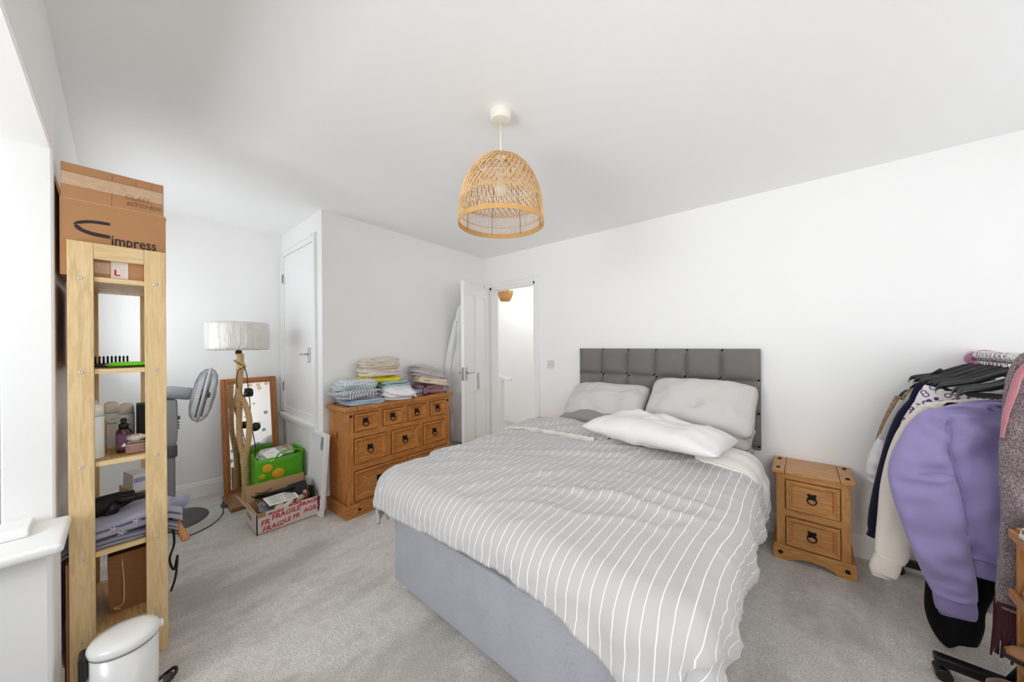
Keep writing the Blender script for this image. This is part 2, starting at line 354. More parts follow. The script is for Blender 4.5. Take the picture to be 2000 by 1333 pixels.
# door casing
def casing(name, x0, x1, z1, y, z0=0, w=.062, left=True):
    g = thing(name, None, None, (x0, y, z0), kind='structure')
    parts = [((x1, z0), (x1+w, z1+w)), ((x0, z1), (x1, z1+w))] + ([((x0-w, z0), (x0, z1+w))] if left else [])
    for a, b in parts:
        m = MB().box((a[0], y-.014, a[1]), (b[0], y, b[1]))
        if b[1]-a[1] > .2: 
            ox = b[0]-.018 if a[0] >= x1 else a[0]
            m.box((ox, y-.024, a[1]), (ox+.018, y-.014, b[1]))
        else: m.box((a[0], y-.024, b[1]-.018), (b[0], y-.014, b[1]))
        m.build('architrave', GLOSSW, g, world=True, bevel=.003)
    return g
casing('trim_3', DX0, DX1, DZ, YB)
m = MB(); m.box((DX1-.028, YB, 0), (DX1, YB+.12, DZ)); m.box((DX0, YB, 0), (DX0+.028, YB+.12, DZ)); m.box((DX0, YB, DZ-.028), (DX1, YB+.12, DZ)); struct('trim_4', m, GLOSSW)
g = casing('trim_5', CX0, CX1, CZ1, YC, z0=CZ0)
m = MB().box((CX0-.062, YC-.05, CZ0-.045), (CX1+.065, YC, CZ0-.012)).box((CX0-.062, YC-.03, CZ0-.08), (CX1+.065, YC, CZ0-.045)); m.build('cupboard_sill', GLOSSW, g, world=True, bevel=.006)

def lever(name, M, parent, L=.09):
    h = MB(); h.box((-.02, -.012, -.065), (.02, 0, .065), M); o = h.build(name, CHROME, parent, world=True, bevel=.003)
    MB().tube([(0, -.008, .01), (0, -.045, .01), (L*.3, -.05, .01), (L, -.045, .008)], .008, 8, M=M).build('lever', CHROME, o, world=True, smooth=True)
    return o
# open bedroom door, four panels
ang = math.atan2(-.66, .27)
d = thing('door_1', None, None, (DX0+.005, YB-.02, .012), ang, kind='structure')
LW, LH, LT = .70, 2.02, .036; ph = [(.22, .82), (1.02, 1.90)]; st = .095
cols = [(st, (LW-st*.9)/2), ((LW+st*.9)/2, LW-st)]
m = MB(); m.box((0, -LT, 0), (st, 0, LH)); m.box((LW-st, -LT, 0), (LW, 0, LH)); m.box((cols[0][1], -LT, .22), (cols[1][0], 0, 1.9))
for z0, z1 in ((0, .22), (.82, 1.02), (1.90, LH)): m.box((st, -LT, z0), (LW-st, 0, z1))
m.build('door_frame', GLOSSW, d, bevel=.002)
for x0, x1 in cols:
    for z0, z1 in ph:
        m = MB(); m.box((x0, -LT+.012, z0), (x1, -.012, z1)); m.box((x0+.0, -.012, z0), (x0+.012, -.004, z1)); m.box((x1-.012, -.012, z0), (x1, -.004, z1)); m.box((x0, -.012, z0), (x1, -.004, z0+.012)); m.box((x0, -.012, z1-.012), (x1, -.004, z1))
        m.build('panel', GLOSSW, d, bevel=.002)
lever('handle', mat4(d) @ T(LW-.045, 0, 1.03, 0, 0, math.pi), d, .1); lever('handle', mat4(d) @ T(LW-.045, -LT, 1.03), d, -.1)
m = MB(); m.box((LW-.001, -.03, .96), (LW+.002, -.006, 1.10)); m.build('latch_plate', STEEL, d)
# raised cupboard door
d2 = thing('door_2', None, None, (CX0, YC, CZ0), kind='structure')
bx('door_slab', (CX0+.004, YC-.006, CZ0+.004), (CX1-.004, YC+.03, CZ1-.004), GLOSSW, d2, world=True, bevel=.003)
m = MB(); 
for a, b in (((CX0+.004, CZ0+.004), (CX1-.004, CZ0+.05)),): m.box((a[0], YC-.012, a[1]), (b[0], YC-.006, b[1]))
m.build('bottom_rail', GLOSSW, d2, world=True, bevel=.003)
lever('handle', T(CX1-.10, YC-.006, 1.27, 0, 0, 0), d2, -.09)
for z in (.95, 2.03):
    MB().tube([(CX0-.004, YC-.018, z-.045), (CX0-.004, YC-.018, z+.045)], .007, 8).build('hinge', STEEL, d2, world=True)

def plate(name, M, w=.086, h=.086, label='', cat='', two=False):
    o = MB().box((-w/2, -.009, -h/2), (w/2, 0, h/2), M).build(name, simple('switch_white', srgb(214, 213, 212), .4) if 'sw' not in _tc else _tc['sw'], bevel=.003, label=label, cat=cat)
    _tc['sw'] = o.data.materials[0]
    for sx in (-.018, .018) if two else (0,): MB().box((sx-.01, -.014, -.016), (sx+.01, -.008, .016), M).build('rocker', _tc['sw'], o, world=True, bevel=.002)
    return o
plate('wall_socket', T(-2.053, YB, 1.135), label='white wall plate with two rockers between the doorway and the headboard', cat='switch', two=True)
plate('light_switch', T(-3.30, 4.45, 2.06), .1, .1, 'upper white plate on the landing wall seen through the doorway', 'switch')
plate('light_switch', T(-3.30, 4.45, 1.2), .1, .1, 'lower white plate on the landing wall seen through the doorway', 'switch', True)
# landing newel post and rail
n = thing('newel_post', 'white newel post with a short handrail on the landing beyond the doorway', 'banister', (-3.09, 3.35, 0))
MB().box((-.04, -.04, 0), (.04, .04, .86)).box((-.05, -.05, .86), (.05, .05, .885)).box((-.035, -.035, .885), (.035, .035, .93)).build('post', GLOSSW, n, bevel=.004)
MB().box((.04, -.022, .87), (.20, .022, .915)).build('handrail', GLOSSW, n, bevel=.01)
# ================================================================== BED
bed = thing('bed', 'king size divan bed with pale blue-grey base and dark grey tufted headboard', 'bed', (-.997, 2.0, 0))
BX0, BX1, BY0, BY1 = -1.742, -.254, 1.003, 2.985
for y0, y1 in ((BY0, 1.995), (1.997, BY1)): bx('divan_base', (BX0, y0, .035), (BX1, y1, .40), DIVAN, bed, world=True, bevel=.012, seg=3)
for x in (BX0+.06, BX1-.06):
    for y in (BY0+.05, BY1-.06): MB().lathe([(.024, 0), (.026, .012), (.015, .034)], (x, y, 0), 14).build('castor', WHITEP, bed, world=True, smooth=True)
bx('mattress', (BX0+.008, BY0+.01, .401), (BX1-.008, BY1-.01, .625), SHEET, bed, world=True, bevel=.045, seg=5, smooth=True)
hb = thing('headboard', None, None, (-.94, 2.95, .3)); hb.parent = bed; hb.location = Vector((-.94, 2.95, .3))-bed.location
HX0, HX1, HZ0, HZ1, HY = -1.668, -.222, .60, 1.308, 3.005
bx('headboard_board', (HX0, HY-.03, .58), (HX1, HY, HZ1), HEADF, hb, world=True, bevel=.006)
nc = 6; cw = (HX1-HX0)/nc; zr = [.60, .835, 1.075, HZ1]
for i in range(nc):
    for k in range(3):
        x0, x1, z0, z1 = HX0+i*cw, HX0+(i+1)*cw, zr[k], zr[k+1]; P = []
        for b in range(11):
            row = []
            for a in range(11):
                u, v = a/5-1, b/5-1; e = lambda t: max(0, 1-abs(t)**3.2)**.55
                lift = .042*(e(u)*e(v))**.8
                row.append(((x0+x1)/2+u*cw/2*.995, HY-.030-lift, (z0+z1)/2+v*(z1-z0)/2*.995))
            P.append(row)
        MB().grid(P).build('tufted_panel', HEADF, hb, world=True, smooth=True)
for i in range(1, nc):
    for k in (1, 2): MB().lathe([(.001, .008), (.007, .006), (.010, 0)], (0, 0, 0), 10, M=T(HX0+i*cw, HY-.030, zr[k], R(90))).build('button', HEADF, hb, world=True, smooth=True)

# ---- draped cloth over the mattress rectangle
def drape(x, y, top, Rr=.085, grow=.0, x0=BX0+.02, x1=BX1-.02, y0=BY0+.02, y1=4, folds=.02, seed=0, lim=9):
    cx, cy_ = min(max(x, x0), x1), min(max(y, y0), y1); dx, dy = x-cx, y-cy_; dd = math.hypot(dx, dy)
    # top puffiness
    def topz(px, py):
        e = min(px-x0, x1-px, py-y0)
        return top + .045*(1-math.exp(-max(e, 0)/.22)) + .016*noise.noise(Vector((px*2.1, py*2.1, seed))) 
    if dd < 1e-6: return Vector((x, y, topz(x, y))), 0
    nx_, ny_ = dx/dd, dy/dd; q = math.pi/2*Rr
    if dd < q: a = dd/Rr; out, dn = Rr*math.sin(a), Rr*(1-math.cos(a))
    else: out, dn = Rr+grow*(dd-q), Rr+(dd-q)
    s = cy_*1.0 - cx*1.0 + math.atan2(ny_, nx_)*.35
    amp = folds*min(1, max(0, dn-.03)/.2)
    out += amp*(math.sin(s*17+seed)+.6*math.sin(s*31+1.3+2*noise.noise(Vector((s*3, seed, 0)))))
    return Vector((cx+nx_*out, cy_+ny_*out, topz(cx, cy_)-dn)), dn
def wr(p, x, y, k, seed):
    """wrinkles: ridged noise stretched along a slanting direction"""
    a = R(35); u, v = x*math.cos(a)+y*math.sin(a), -x*math.sin(a)+y*math.cos(a)
    r1 = 1-abs(noise.noise(Vector((u*2.2, v*6.5, seed))))*2.2; r2 = 1-abs(noise.noise(Vector((x*9+3, y*4.5, seed+5))))*2.0
    r3 = noise.noise(Vector((x*1.3, y*1.3, seed+9)))
    r4 = 1-abs(noise.noise(Vector((u*7+1, v*15, seed+2))))*2.0
    return k*(max(0, r1)**3*.018+max(0, r2)**3*.008+max(0, r4)**3*.003)*(.4+max(0, r3+.25)*1.9)
NXg, NYg = 150, 130; P = []; UV = []
for j in range(NYg+1):
    y = .800+(2.40-.800)*j/NYg; row = []; uvr = []
    for i in range(NXg+1):
        x = -2.03+(-.03+2.03)*i/NXg
        # hem line: straight hem along the foot, long corner at the near right
        yo = y; f = 1-(j/NYg)
        hem = .12*math.exp(-((x+.30)/.17)**2)-.015*math.sin(x*5)
        yy = y - hem*max(0, f-.7)/.3
        side = .055*math.exp(-((y-2.0)/.30)**2)+.02*math.sin(y*9)
        xx = x + side*max(0, (i/NXg)-.8)/.2 if x > -1 else x
        p, dn = drape(xx, yy, .655, Rr=.11, folds=(.005 if yy < 1.05 and x < -.5 else .013), seed=2.0, grow=.10 if x > -.3 else .04)
        wgt = 1.0 if y > 1.3 else .5
        p.z += wr(p, x, y, wgt*(.9 if x < -.3 else .5)*(1 if dn < .1 else .3), 3)
        if dn > .03: p += Vector((1 if x > -.3 else (-1 if x < -1.7 else 0), -1 if y < 1.0 else 0, 0))*(.007*noise.noise(Vector((x*9, y*9, 3)))+.008*max(0, 1-abs(noise.noise(Vector(((x-y)*14, (x+y)*2, 8))))*2.5)**2)*min(1, dn/.1)
        # diagonal crease and push ripples in the middle of the bed
        p.z += .020*math.exp(-((x+1.05)*.55-(y-1.72)*.83)**2/.0016)*math.exp(-((x+1.0)/.22)**2)
        p.z += .018*math.exp(-((x+1.45)*.9+(y-1.75)*.4)**2/.0012)*math.exp(-((y-1.72)/.16)**2)
        row.append(p); uvr.append((x+.012*math.sin(y*3.1), y))
    P.append(row); UV.append(uvr)
duv = MB().grid(P, UV).build('duvet', DUVET, smooth=True, solid=.020, label='crumpled light grey duvet with thin white stripes spread over the bed', cat='duvet')
# folded-back head end of the duvet, grey on the left
P = []; UV = []
for j in range(29):
    v = j/28; row = []; uvr = []
    for i in range(61):
        x = -1.86+(-.96+1.86)*i/60; y = 2.035+.40*v+.05*math.sin(x*3)*(1-v)*0
        p, dn = drape(x, y, .668, folds=.008, seed=8)
        bulge = math.sin(math.pi*min(1, v*1.05))**.55*.046
        p.z += bulge*(.85+.3*noise.noise(Vector((x*4, y*4, 4)))) + wr(p, x, y, .9, 11) + (.010*noise.noise(Vector((x*22, 0, 7))) if v < .2 else 0)
        p.y += .012*noise.noise(Vector((x*11, 3, 1)))*(1-v)
        row.append(p); uvr.append((x, y))
    P.append(row); UV.append(uvr)
fold = MB().grid(P, UV).build('turned_back_edge', DUVET, duv, world=True, smooth=True, solid=.014)
m = MB(); P = []; UV = []
for j in range(9):
    row = []; uvr = []
    for i in range(91):
        x = -1.865+(-1.02+1.865)*i/90; q_, dn = drape(x, 2.03, .668, folds=.008, seed=8); v = j/8
        row.append(Vector((q_.x, 2.028-.035*math.sin(v*math.pi*.5)+.014*noise.noise(Vector((x*14, v*3, 2))), q_.z-.020+.055*v+.008*noise.noise(Vector((x*30, v*2, 6)))))); uvr.append((x*1.0, v*.07))
    P.append(row); UV.append(uvr)
m.grid(P, UV).build('ruffled_lip', FINEST, duv, world=True, smooth=True, solid=.012, label='pale finely striped lining showing at the fold')
# right-hand corner folded over and hanging down the side, fine stripes
P = []; UV = []
for j in range(37):
    v = j/36; row = []; uvr = []
    for i in range(61):
        u = i/60; x = -.46+(.075+.46)*u
        yc = 2.245+.06*u; hw = (.14+.03*u)*(1-.93*max(0, u-.55)**2.0/.2025)
        hw = max(hw, .012); y = yc+(v*2-1)*hw-.02*max(0, u-.6)
        p, dn = drape(x, y, .668, Rr=.085, folds=.006, seed=5, grow=.05)
        e = (1-abs(2*v-1)**2.2)**.5*.055*(1-.3*u)
        nrm = Vector((1, -.25, .25)) if dn > .1 else Vector((dn*6, 0, 1)); nrm.normalize()
        p += nrm*(e+.012*math.sin(v*16+u*3)*min(1, u*1.5)*(1-abs(2*v-1)))
        row.append(p); uvr.append((v*.44, u))
    P.append(row); UV.append(uvr)
MB().grid(P, UV).build('hanging_corner', FINEST, duv, world=True, smooth=True, solid=.014, label='corner turned over to its finely striped lining')
# small grey corner flap hanging at the left of the foot
MB().add([(-1.80, .955, .44), (-1.69, .945, .45), (-1.735, .95, .345), (-1.755, .965, .345), (-1.785, 1.0, .44), (-1.70, .985, .45)], [(0, 1, 2, 3), (0, 3, 4), (3, 2, 5, 4), (1, 5, 2)]).build('corner_flap', PILD, duv, world=True, sub=1, smooth=True)

def pillow(name, c, L, W, Tt, rot, mat, label, seed=0, wrk=1, stripes=False, pinch=.05, sag=0, flat=.5, rc=.2):
    m = MB(); nx, ny = 44, 30
    for sgn in (1, -1):
        P = []; UV = []
        for j in range(ny+1):
            row = []; uvr = []
            for i in range(nx+1):
                u, v = 2*i/nx-1, 2*j/ny-1
                x = L/2*u*math.sqrt(1-rc*.8*abs(v)**5)*(1-pinch*(1-abs(u))*0-pinch*(1-v*v)*abs(u)**3*.9); y = W/2*v*math.sqrt(1-rc*abs(u)**5)*(1-pinch*(1-u*u)*abs(v)**3*1.6)
                h = (max(0, 1-abs(u)**3.2)*max(0, 1-abs(v)**2.8))**flat
                z = sgn*Tt/2*h
                ed = max(abs(u), abs(v))
                q = Vector((x*3, y*3, sgn+seed*3.3))
                z += wrk*Tt*h*(.22*noise.noise(q*1.4)+.10*noise.noise(q*3.1))
                # creases radiating from corners
                dcx, dcy = L/2-abs(x), W/2-abs(y); aa = math.atan2(dcy, dcx+1e-6); dr = math.hypot(dcx, dcy)
                z += wrk*.008*math.sin(aa*13+seed)*math.exp(-dr/.12)*h
                z += wrk*.012*max(0, 1-abs(noise.noise(Vector((x*4+seed, y*9, seed))))*2.4)**3*h
                z -= sag*(u*u)*Tt
                row.append((x, y, z)); uvr.append((x, y))
            P.append(row); UV.append(uvr)
        m.grid(P, UV, M=T(*c) @ rot.to_4x4())
    return m.build(name, mat, smooth=True, weld=True, label=label, cat='pillow')
Rm = lambda x, y, z: Matrix.Rotation(z, 3, 'Z') @ Matrix.Rotation(x, 3, 'X') @ Matrix.Rotation(y, 3, 'Y')
pillow('pillow', (-1.30, 2.71, .705), .74, .46, .15, Rm(R(6), 0, R(0)), PILD, 'flat dark grey pillow underneath the left back pillow', 1)
pillow('pillow', (-.60, 2.72, .715), .74, .46, .17, Rm(R(8), 0, R(0)), PILT, 'taupe grey pillow underneath the big right back pillow', 2)
pillow('pillow', (-1.30, 2.76, .842), .73, .43, .20, Rm(R(42), R(-1), R(1)), PILP, 'plain light grey pillow leaning on the left of the headboard', 3)
pillow('pillow', (-.575, 2.735, .900), .72, .45, .22, Rm(R(46), R(1), R(-2)), PILS, 'plump finely striped pillow leaning on the right of the headboard', 4)
pillow('pillow', (-.70, 2.225, .795), .80, .52, .16, Rm(R(-3), R(2), R(-4)), PILW, 'crumpled white pillow lying on the duvet in front of the others', 9, 1.15, sag=.10, flat=.52, rc=0, pinch=.03)

# ================================================================== PINE FURNITURE
def ringpanel(x0, x1, z0, z1, steps):
    rs = [[(x0+i, y, z0+i), (x1-i, y, z0+i), (x1-i, y, z1-i), (x0+i, y, z1-i)] for i, y in steps]; return MB().rings(rs)
def pull(parent, x, z, y, s=1):
    m = MB()
    pl = []
    for k in range(28):
        a = 2*math.pi*k/28; r = .017*s*(1+.28*math.cos(4*a+math.pi))
        pl.append((x+r*math.cos(a)*1.15, z+.008*s+r*math.sin(a)))
    m.prism(pl, y-.006, y, 'xz'); m.lathe([(.006*s, 0), (.006*s, .010), (.002, .013)], (0, 0, 0), 10, M=T(x, y-.004, z+.006*s, R(90)))
    h = m.build('handle', IRON, parent, bevel=.001)
    MB().tube([(x+.019*s*math.sin(a), y-.012-.004*math.cos(a), z-.010*s-.019*s*math.cos(a)) for a in [2*math.pi*k/20 for k in range(20)]], .0030*s, 6, loop=True).build('ring', IRON, h, smooth=True)
def drawer(root, x0, x1, z0, z1, mats, px=None, y=.018, s=1):
    i = .030
    d = ringpanel(x0, x1, z0, z1, [(.001, y+.02), (.001, y-.010), (.004, y-.014), (.014, y-.014), (.019, y-.006), (.023, y-.006), (.034, y+.009), (.038, y+.009)]).build('drawer', mats[0], root)
    pull(d, px if px else (x0+x1)/2, (z0+z1)/2, y+.009, s)
def stud(root, x, y, z, M=None, r=.011):
    MB().lathe([(r, 0), (r*.9, .005), (r*.5, .009), (.0005, .010)], (0, 0, 0), 14, M=T(x, y, z) @ (M or Matrix.Rotation(R(90), 4, 'X'))).build('stud', IRON, root, smooth=True)
def corona(root, W, D, H, body, toph, plh, mats, drawers, top, s=1, studs=True, rails=()):
    mx, my, mz = mats; b0, b1 = body
    bx('carcass', (b0+.002, .034, .05), (b1-.002, D-.004, H-toph), mz, root)
    for xa, xb in ((b0, drawers[0][0]-.004), (drawers[-1][1]+.004, b1)): bx('stile', (xa, .016, plh*.6), (xb, .034, H-toph), mz, root, bevel=.002)
    zs = sorted(set((q[2], q[3]) for q in drawers)); lv = [plh*.6]+[v for z in zs for v in z]+[H-toph]
    for k in range(0, len(lv), 2): bx('rail', (drawers[0][0]-.004, .018, lv[k]+(.0055 if k else 0)), (drawers[-1][1]+.004, .034, lv[k+1]-.0055 if k+1 < len(lv)-1 else lv[k+1]), mx, root, bevel=.001)
    for zz in zs:
        row = sorted(q for q in drawers if (q[2], q[3]) == zz)
        for a, b in zip(row, row[1:]): bx('mullion', (a[1]+.0055, .018, zz[0]-.005), (b[0]-.0055, .034, zz[1]+.005), mz, root, bevel=.001)
    for x0, x1, z0, z1, *e in drawers: drawer(root, x0, x1, z0, z1, (mx,), e[0] if e else None, s=s)
    # plinth: front board with an arched cut-out, and side boards
    n = 16; arch = [(0, 0), (W*.20, 0)]+[(W*.20+W*.6*k/n, .030*s*math.sin(math.pi*k/n)**.6) for k in range(n+1)]+[(W, 0), (W, plh-.012), (W-.006, plh), (.006, plh), (0, plh-.012)]
    MB().prism(arch, 0, .020, 'xz').build('plinth', mx, root, bevel=.002)
    for x0, x1 in ((0, .018), (W-.018, W)): bx('plinth_side', (x0, .0205, 0), (x1, D, plh-.004), my, root, bevel=.002)
    x0, x1 = top; bd = (x1-x0)*.17 if W < .6 else .10
    for a, b, mm in ((x0, x0+bd, my), (x0+bd+.0015, x1-bd-.0015, mx), (x1-bd, x1, my)):
        bx('top_board', (a, -.004, H-toph), (b, D, H), mm, root, bevel=.004)
    if studs:
        for x in (W*.10, W*.90): stud(root, x, 0, plh*.5, r=.012)
        for x in (x0+bd*.5, x1-bd*.5):
            for y in (.05, D-.06): stud(root, x, y, H-.001, Matrix.Identity(4), r=.011)
ns = thing('bedside_table', 'small two-drawer pine bedside table to the right of the bed', 'bedside table', (-.143, 2.69, 0))
NSD = [(.063, .308, .317, .497), (.063, .308, .094, .267)]
corona(ns, .374, .32, .556, (.017, .352), .022, .088, (NX, NY, NZ), sorted(NSD), (-.006, .373), 1.1)
dup(ns, (-2.185, 2.69, 0), label='matching pine bedside table mostly hidden behind the left of the bed')
ch = thing('chest_of_drawers', 'waxed pine chest of drawers with black ring pulls beneath folded clothes', 'chest', (-2.660, 1.131, 0), R(92.3))
r1 = [(a-1.131, b-1.131, .667, .804) for a, b in ((1.207, 1.401), (1.454, 1.645), (1.701, 1.893), (1.948, 2.133))]
r2 = [(a-1.131, b-1.131, .412, .612) for a, b in ((1.205, 1.479), (1.533, 1.807), (1.866, 2.133))]
r3 = [(a-1.131, b-1.131, .122, .353) for a, b in ((1.205, 1.642), (1.698, 2.133))]
corona(ch, 1.075, .335, .87, (.022, 1.052), .034, .105, (PX, PY, PZ), sorted(r3+r2+r1), (-.006, 1.082), 1.25)
for x in (.050, 1.030): stud(ch, x, .016, .795, r=.011)

# ================================================================== CLOTHES ON THE CHEST
def folded(name, c, sx, sy, h, layers, mat, label, cat='clothes', rz=0, seed=0, tilt=(0, 0), group=None, sag=0, edge=.9, stripe=False):
    m = MB(); t = h/layers; M = T(*c) @ Euler((tilt[0], tilt[1], rz)).to_matrix().to_4x4()
    for k in range(layers):
        ox, oy = random.uniform(-.012, .012), random.uniform(-.012, .012); n = 56; rs = []
        for (sc, zz) in ((.02, 0), (.6, 0), (.93, .04), (1, .3), (1, .7), (.95, .95), (.8, 1.0), (.6, 1.02), (.35, 1.02), (.02, 1.0)):
            ring = []
            for i in range(n):
                a = 2*math.pi*i/n; ca, sa = math.cos(a), math.sin(a); e = .42
                x = (abs(ca)**e)*(1 if ca > 0 else -1)*sx/2*sc; y = (abs(sa)**e)*(1 if sa > 0 else -1)*sy/2*sc
                q = Vector((x*6+seed, y*6, k*1.7+seed*3)); 
                x += ox+.030*noise.noise(q)*sc; y += oy+.034*noise.noise(q+Vector((5, 5, 5)))*sc
                z = k*t+zz*t*.98+.38*t*noise.noise(Vector((x*18, y*14, k+seed)))*(1 if zz > .1 else 0)+.014*noise.noise(Vector((x*7, y*7, seed)))*(k+zz > .2)
                if zz > .5: z += .012*max(0, 1-abs(noise.noise(Vector((x*24+seed, y*9, seed))))*2.4)**2
                rr = max(abs(2*x/sx), abs(2*y/sy)); z -= sag*max(0, rr-.45)**2
                ring.append((x, y, z))
            rs.append(ring)
        m.rings(rs, M=M)
    if stripe:
        for i, v in enumerate(m.v): m.uv[i] = (v[1]*.7+v[0]*.7, v[2])
    return m.build(name, mat, smooth=True, label=label, cat=cat, group=group)
Zc = .8715
GB = fabric('light_denim', srgb(170, 190, 208), wr=.4); GR = fabric('grey_brown_jersey', srgb(150, 143, 142), wr=.4)
GS = striped('grey_stripe_cotton', srgb(206, 208, 212), srgb(110, 112, 124), .016, .3, bumpw=.5)
MINT = fabric('mint_cotton', srgb(190, 208, 200), wr=.4)
t = NT('dotted_cotton'); t.p(Roughness=.9); vo = t.n('ShaderNodeTexVoronoi'); vo.inputs['Scale'].default_value = 75; t.l(t.tex(), vo.inputs['Vector'])
t.col(t.mix(t.ramp(vo.outputs['Distance'], [(.22, (1, 1, 1, 1)), (.30, (0, 0, 0, 1))]), srgb(208, 214, 218), srgb(120, 126, 138))); DOT = t.m
WHC = fabric('white_cotton_heap', srgb(232, 230, 232), wr=.4, mott=.02); TEAL = fabric('pale_teal_cotton', srgb(168, 194, 202), wr=.3)
YEL = simple('yellow_plastic_bag', srgb(232, 218, 50), .25, var=.25, vs_=14, bump=.7, bs=25, bd=.01)
BEI = fabric('beige_knit', srgb(218, 207, 190), wr=.5, bump=.5); BEI2 = fabric('oatmeal_cotton', srgb(226, 214, 198), wr=.3)
MAU = fabric('mauve_knit', srgb(158, 120, 130), wr=.2, bump=.6); CRM = fabric('cream_cotton', srgb(232, 216, 190), wr=.2)
LGR = fabric('pale_grey_marl', srgb(200, 196, 192), wr=.3); PNK = fabric('pale_pink_jersey', srgb(214, 196, 206), wr=.3)
folded('folded_jeans', (-2.80, 1.34, Zc), .27, .33, .040, 2, GB, 'pale blue denim folded at the bottom of the left pile', rz=R(4), seed=1)
folded('folded_garment', (-2.83, 1.30, Zc+.041), .27, .33, .036, 2, GR, 'grey-brown top folded above the pale denim in the left pile', rz=R(-3), seed=2, tilt=(R(-2), 0))
folded('folded_shirt', (-2.81, 1.265, Zc+.078), .30, .30, .044, 3, GS, 'grey and white striped shirt spilling over the left end of the chest', rz=R(6), seed=3, tilt=(R(3), R(2)), sag=.05, stripe=True)
folded('folded_garment', (-2.85, 1.29, Zc+.122), .25, .31, .028, 2, MINT, 'pale mint green top near the top of the left pile', rz=R(-6), seed=4)
folded('folded_garment', (-2.85, 1.31, Zc+.150), .24, .29, .036, 2, DOT, 'dotted pale blue top folded on top of the left pile', rz=R(3), seed=5)
folded('folded_linen', (-2.81, 1.61, Zc), .27, .28, .065, 3, WHC, 'white garment lying flat under the white heap in the middle', rz=R(-8), seed=6, tilt=(R(-2), 0))
folded('folded_linen', (-2.775, 1.63, Zc+.066), .32, .30, .050, 2, WHC, 'white garment with ends drooping toward the front edge of the chest', rz=R(-20), seed=7, sag=.10, tilt=(R(-6), R(6)))
folded('folded_garment', (-2.85, 1.63, Zc+.116), .20, .27, .040, 3, TEAL, 'pale teal top folded above the white garments', rz=R(5), seed=8)
folded('plastic_bag', (-2.90, 1.52, Zc+.158), .20, .37, .050, 2, YEL, 'crinkled yellow plastic bag under the beige pile', 'bag', rz=R(-2), seed=9, sag=.06)
folded('folded_jumper', (-2.89, 1.52, Zc+.209), .21, .34, .060, 2, BEI2, 'oatmeal jumper folded under the topmost beige knit', rz=R(3), seed=10)
folded('folded_jumper', (-2.89, 1.53, Zc+.270), .20, .33, .085, 4, BEI, 'beige knitted jumper on the very top of the tallest pile', rz=R(-5), seed=11, tilt=(R(2), 0))
folded('folded_garment', (-2.87, 1.84, Zc), .20, .22, .050, 4, GS, 'small striped bundle between the white heap and the mauve jumper', rz=R(12), seed=12, stripe=True)
folded('folded_jumper', (-2.87, 2.03, Zc+.003), .22, .30, .070, 2, MAU, 'dusty mauve jumper at the bottom of the right-hand pile', rz=R(4), seed=13, tilt=(R(-6), 0))
folded('folded_jumper', (-2.87, 2.04, Zc+.088), .23, .34, .055, 2, CRM, 'cream jumper folded over the mauve one in the right-hand pile', rz=R(2), seed=14, tilt=(R(-12), 0))
folded('folded_garment', (-2.89, 2.0, Zc+.156), .22, .30, .024, 2, PNK, 'pale pink top folded below the grey garment on the right', rz=R(-3), seed=15, tilt=(R(-13), 0))
folded('folded_jumper', (-2.88, 2.03, Zc+.185), .22, .38, .070, 3, LGR, 'pale grey garment on top of the right-hand pile', rz=R(2), seed=16, tilt=(R(-14), 0), sag=.04)
def spray(x, y, z, s, glass, labelmat, label, lab=None):
    b = thing('spray_bottle', label, 'bottle', (x, y, z))
    MB().lathe([(.020*s, 0), (.023*s, .003), (.023*s, .092*s), (.019*s, .104*s), (.012*s, .108*s)], n=20).build('bottle_body', glass, b, smooth=True, bevel=.001)
    MB().lathe([(.0235*s, .016*s), (.0235*s, .088*s)], n=20, cap=False).build('bottle_label', labelmat, b, smooth=True)
    MB().lathe([(.015*s, .107*s), (.015*s, .127*s), (.009*s, .130*s)], n=16).build('collar', BLACKP, b, smooth=True)
    MB().lathe([(.008*s, .129*s), (.0095*s, .134*s), (.0095*s, .150*s), (.006*s, .153*s)], n=14).box((0, -.003*s, .140*s), (.015*s, .003*s, .147*s)).build('spray_head', BLACKP, b, smooth=False)
    if lab:
        m = MB()
        for k in range(7): m.lathe([(.0238*s, .026*s+k*.008*s), (.0238*s, .0285*s+k*.008*s)], n=20, cap=False)
        m.build('label_lines', simple('label_text', srgb(170, 138, 164), .5), b)
    return b
AMB = simple('brown_glass', srgb(64, 26, 20), .08, coat=.5); PUR = simple('purple_label', srgb(122, 82, 112), .5, var=.3, vs_=120)
spray(-2.735, 1.905, Zc, .78, AMB, PUR, 'small brown spray bottle with purple label on the chest', True)

# ================================================================== PENDANT LAMP
LX, LY = -1.103, 1.211; LZC = zc(LY)
pl = thing('pendant_lamp', 'dome-shaped open rattan pendant lamp hanging over the foot of the bed', 'lamp', (LX, LY, LZC))
MB().lathe([(.050, 0), (.052, -.006), (.050, -.036), (.043, -.046), (.010, -.047)], n=32).build('ceiling_rose', CREAMP, pl, smooth=True, bevel=.001)
MB().tube([(0, 0, -.04), (0, 0, 2.225-LZC)], .0032, 8).build('cord', CREAMP, pl, smooth=True)
MB().lathe([(.010, 2.235-LZC), (.020, 2.228-LZC), (.020, 2.175-LZC), (.026, 2.172-LZC), (.026, 2.165-LZC), (.018, 2.162-LZC)], n=20).build('bulb_holder', WHITEP, pl, smooth=True)
BULB = simple('frosted_bulb', srgb(236, 230, 218), .25)
MB().lathe([(.013, 2.165-LZC), (.016, 2.150-LZC), (.028, 2.128-LZC), (.033, 2.108-LZC), (.030, 2.088-LZC), (.018, 2.074-LZC), (.001, 2.070-LZC)], n=20).build('bulb', BULB, pl, smooth=True)
sh = thing('lamp_shade', None, None); sh.parent = pl
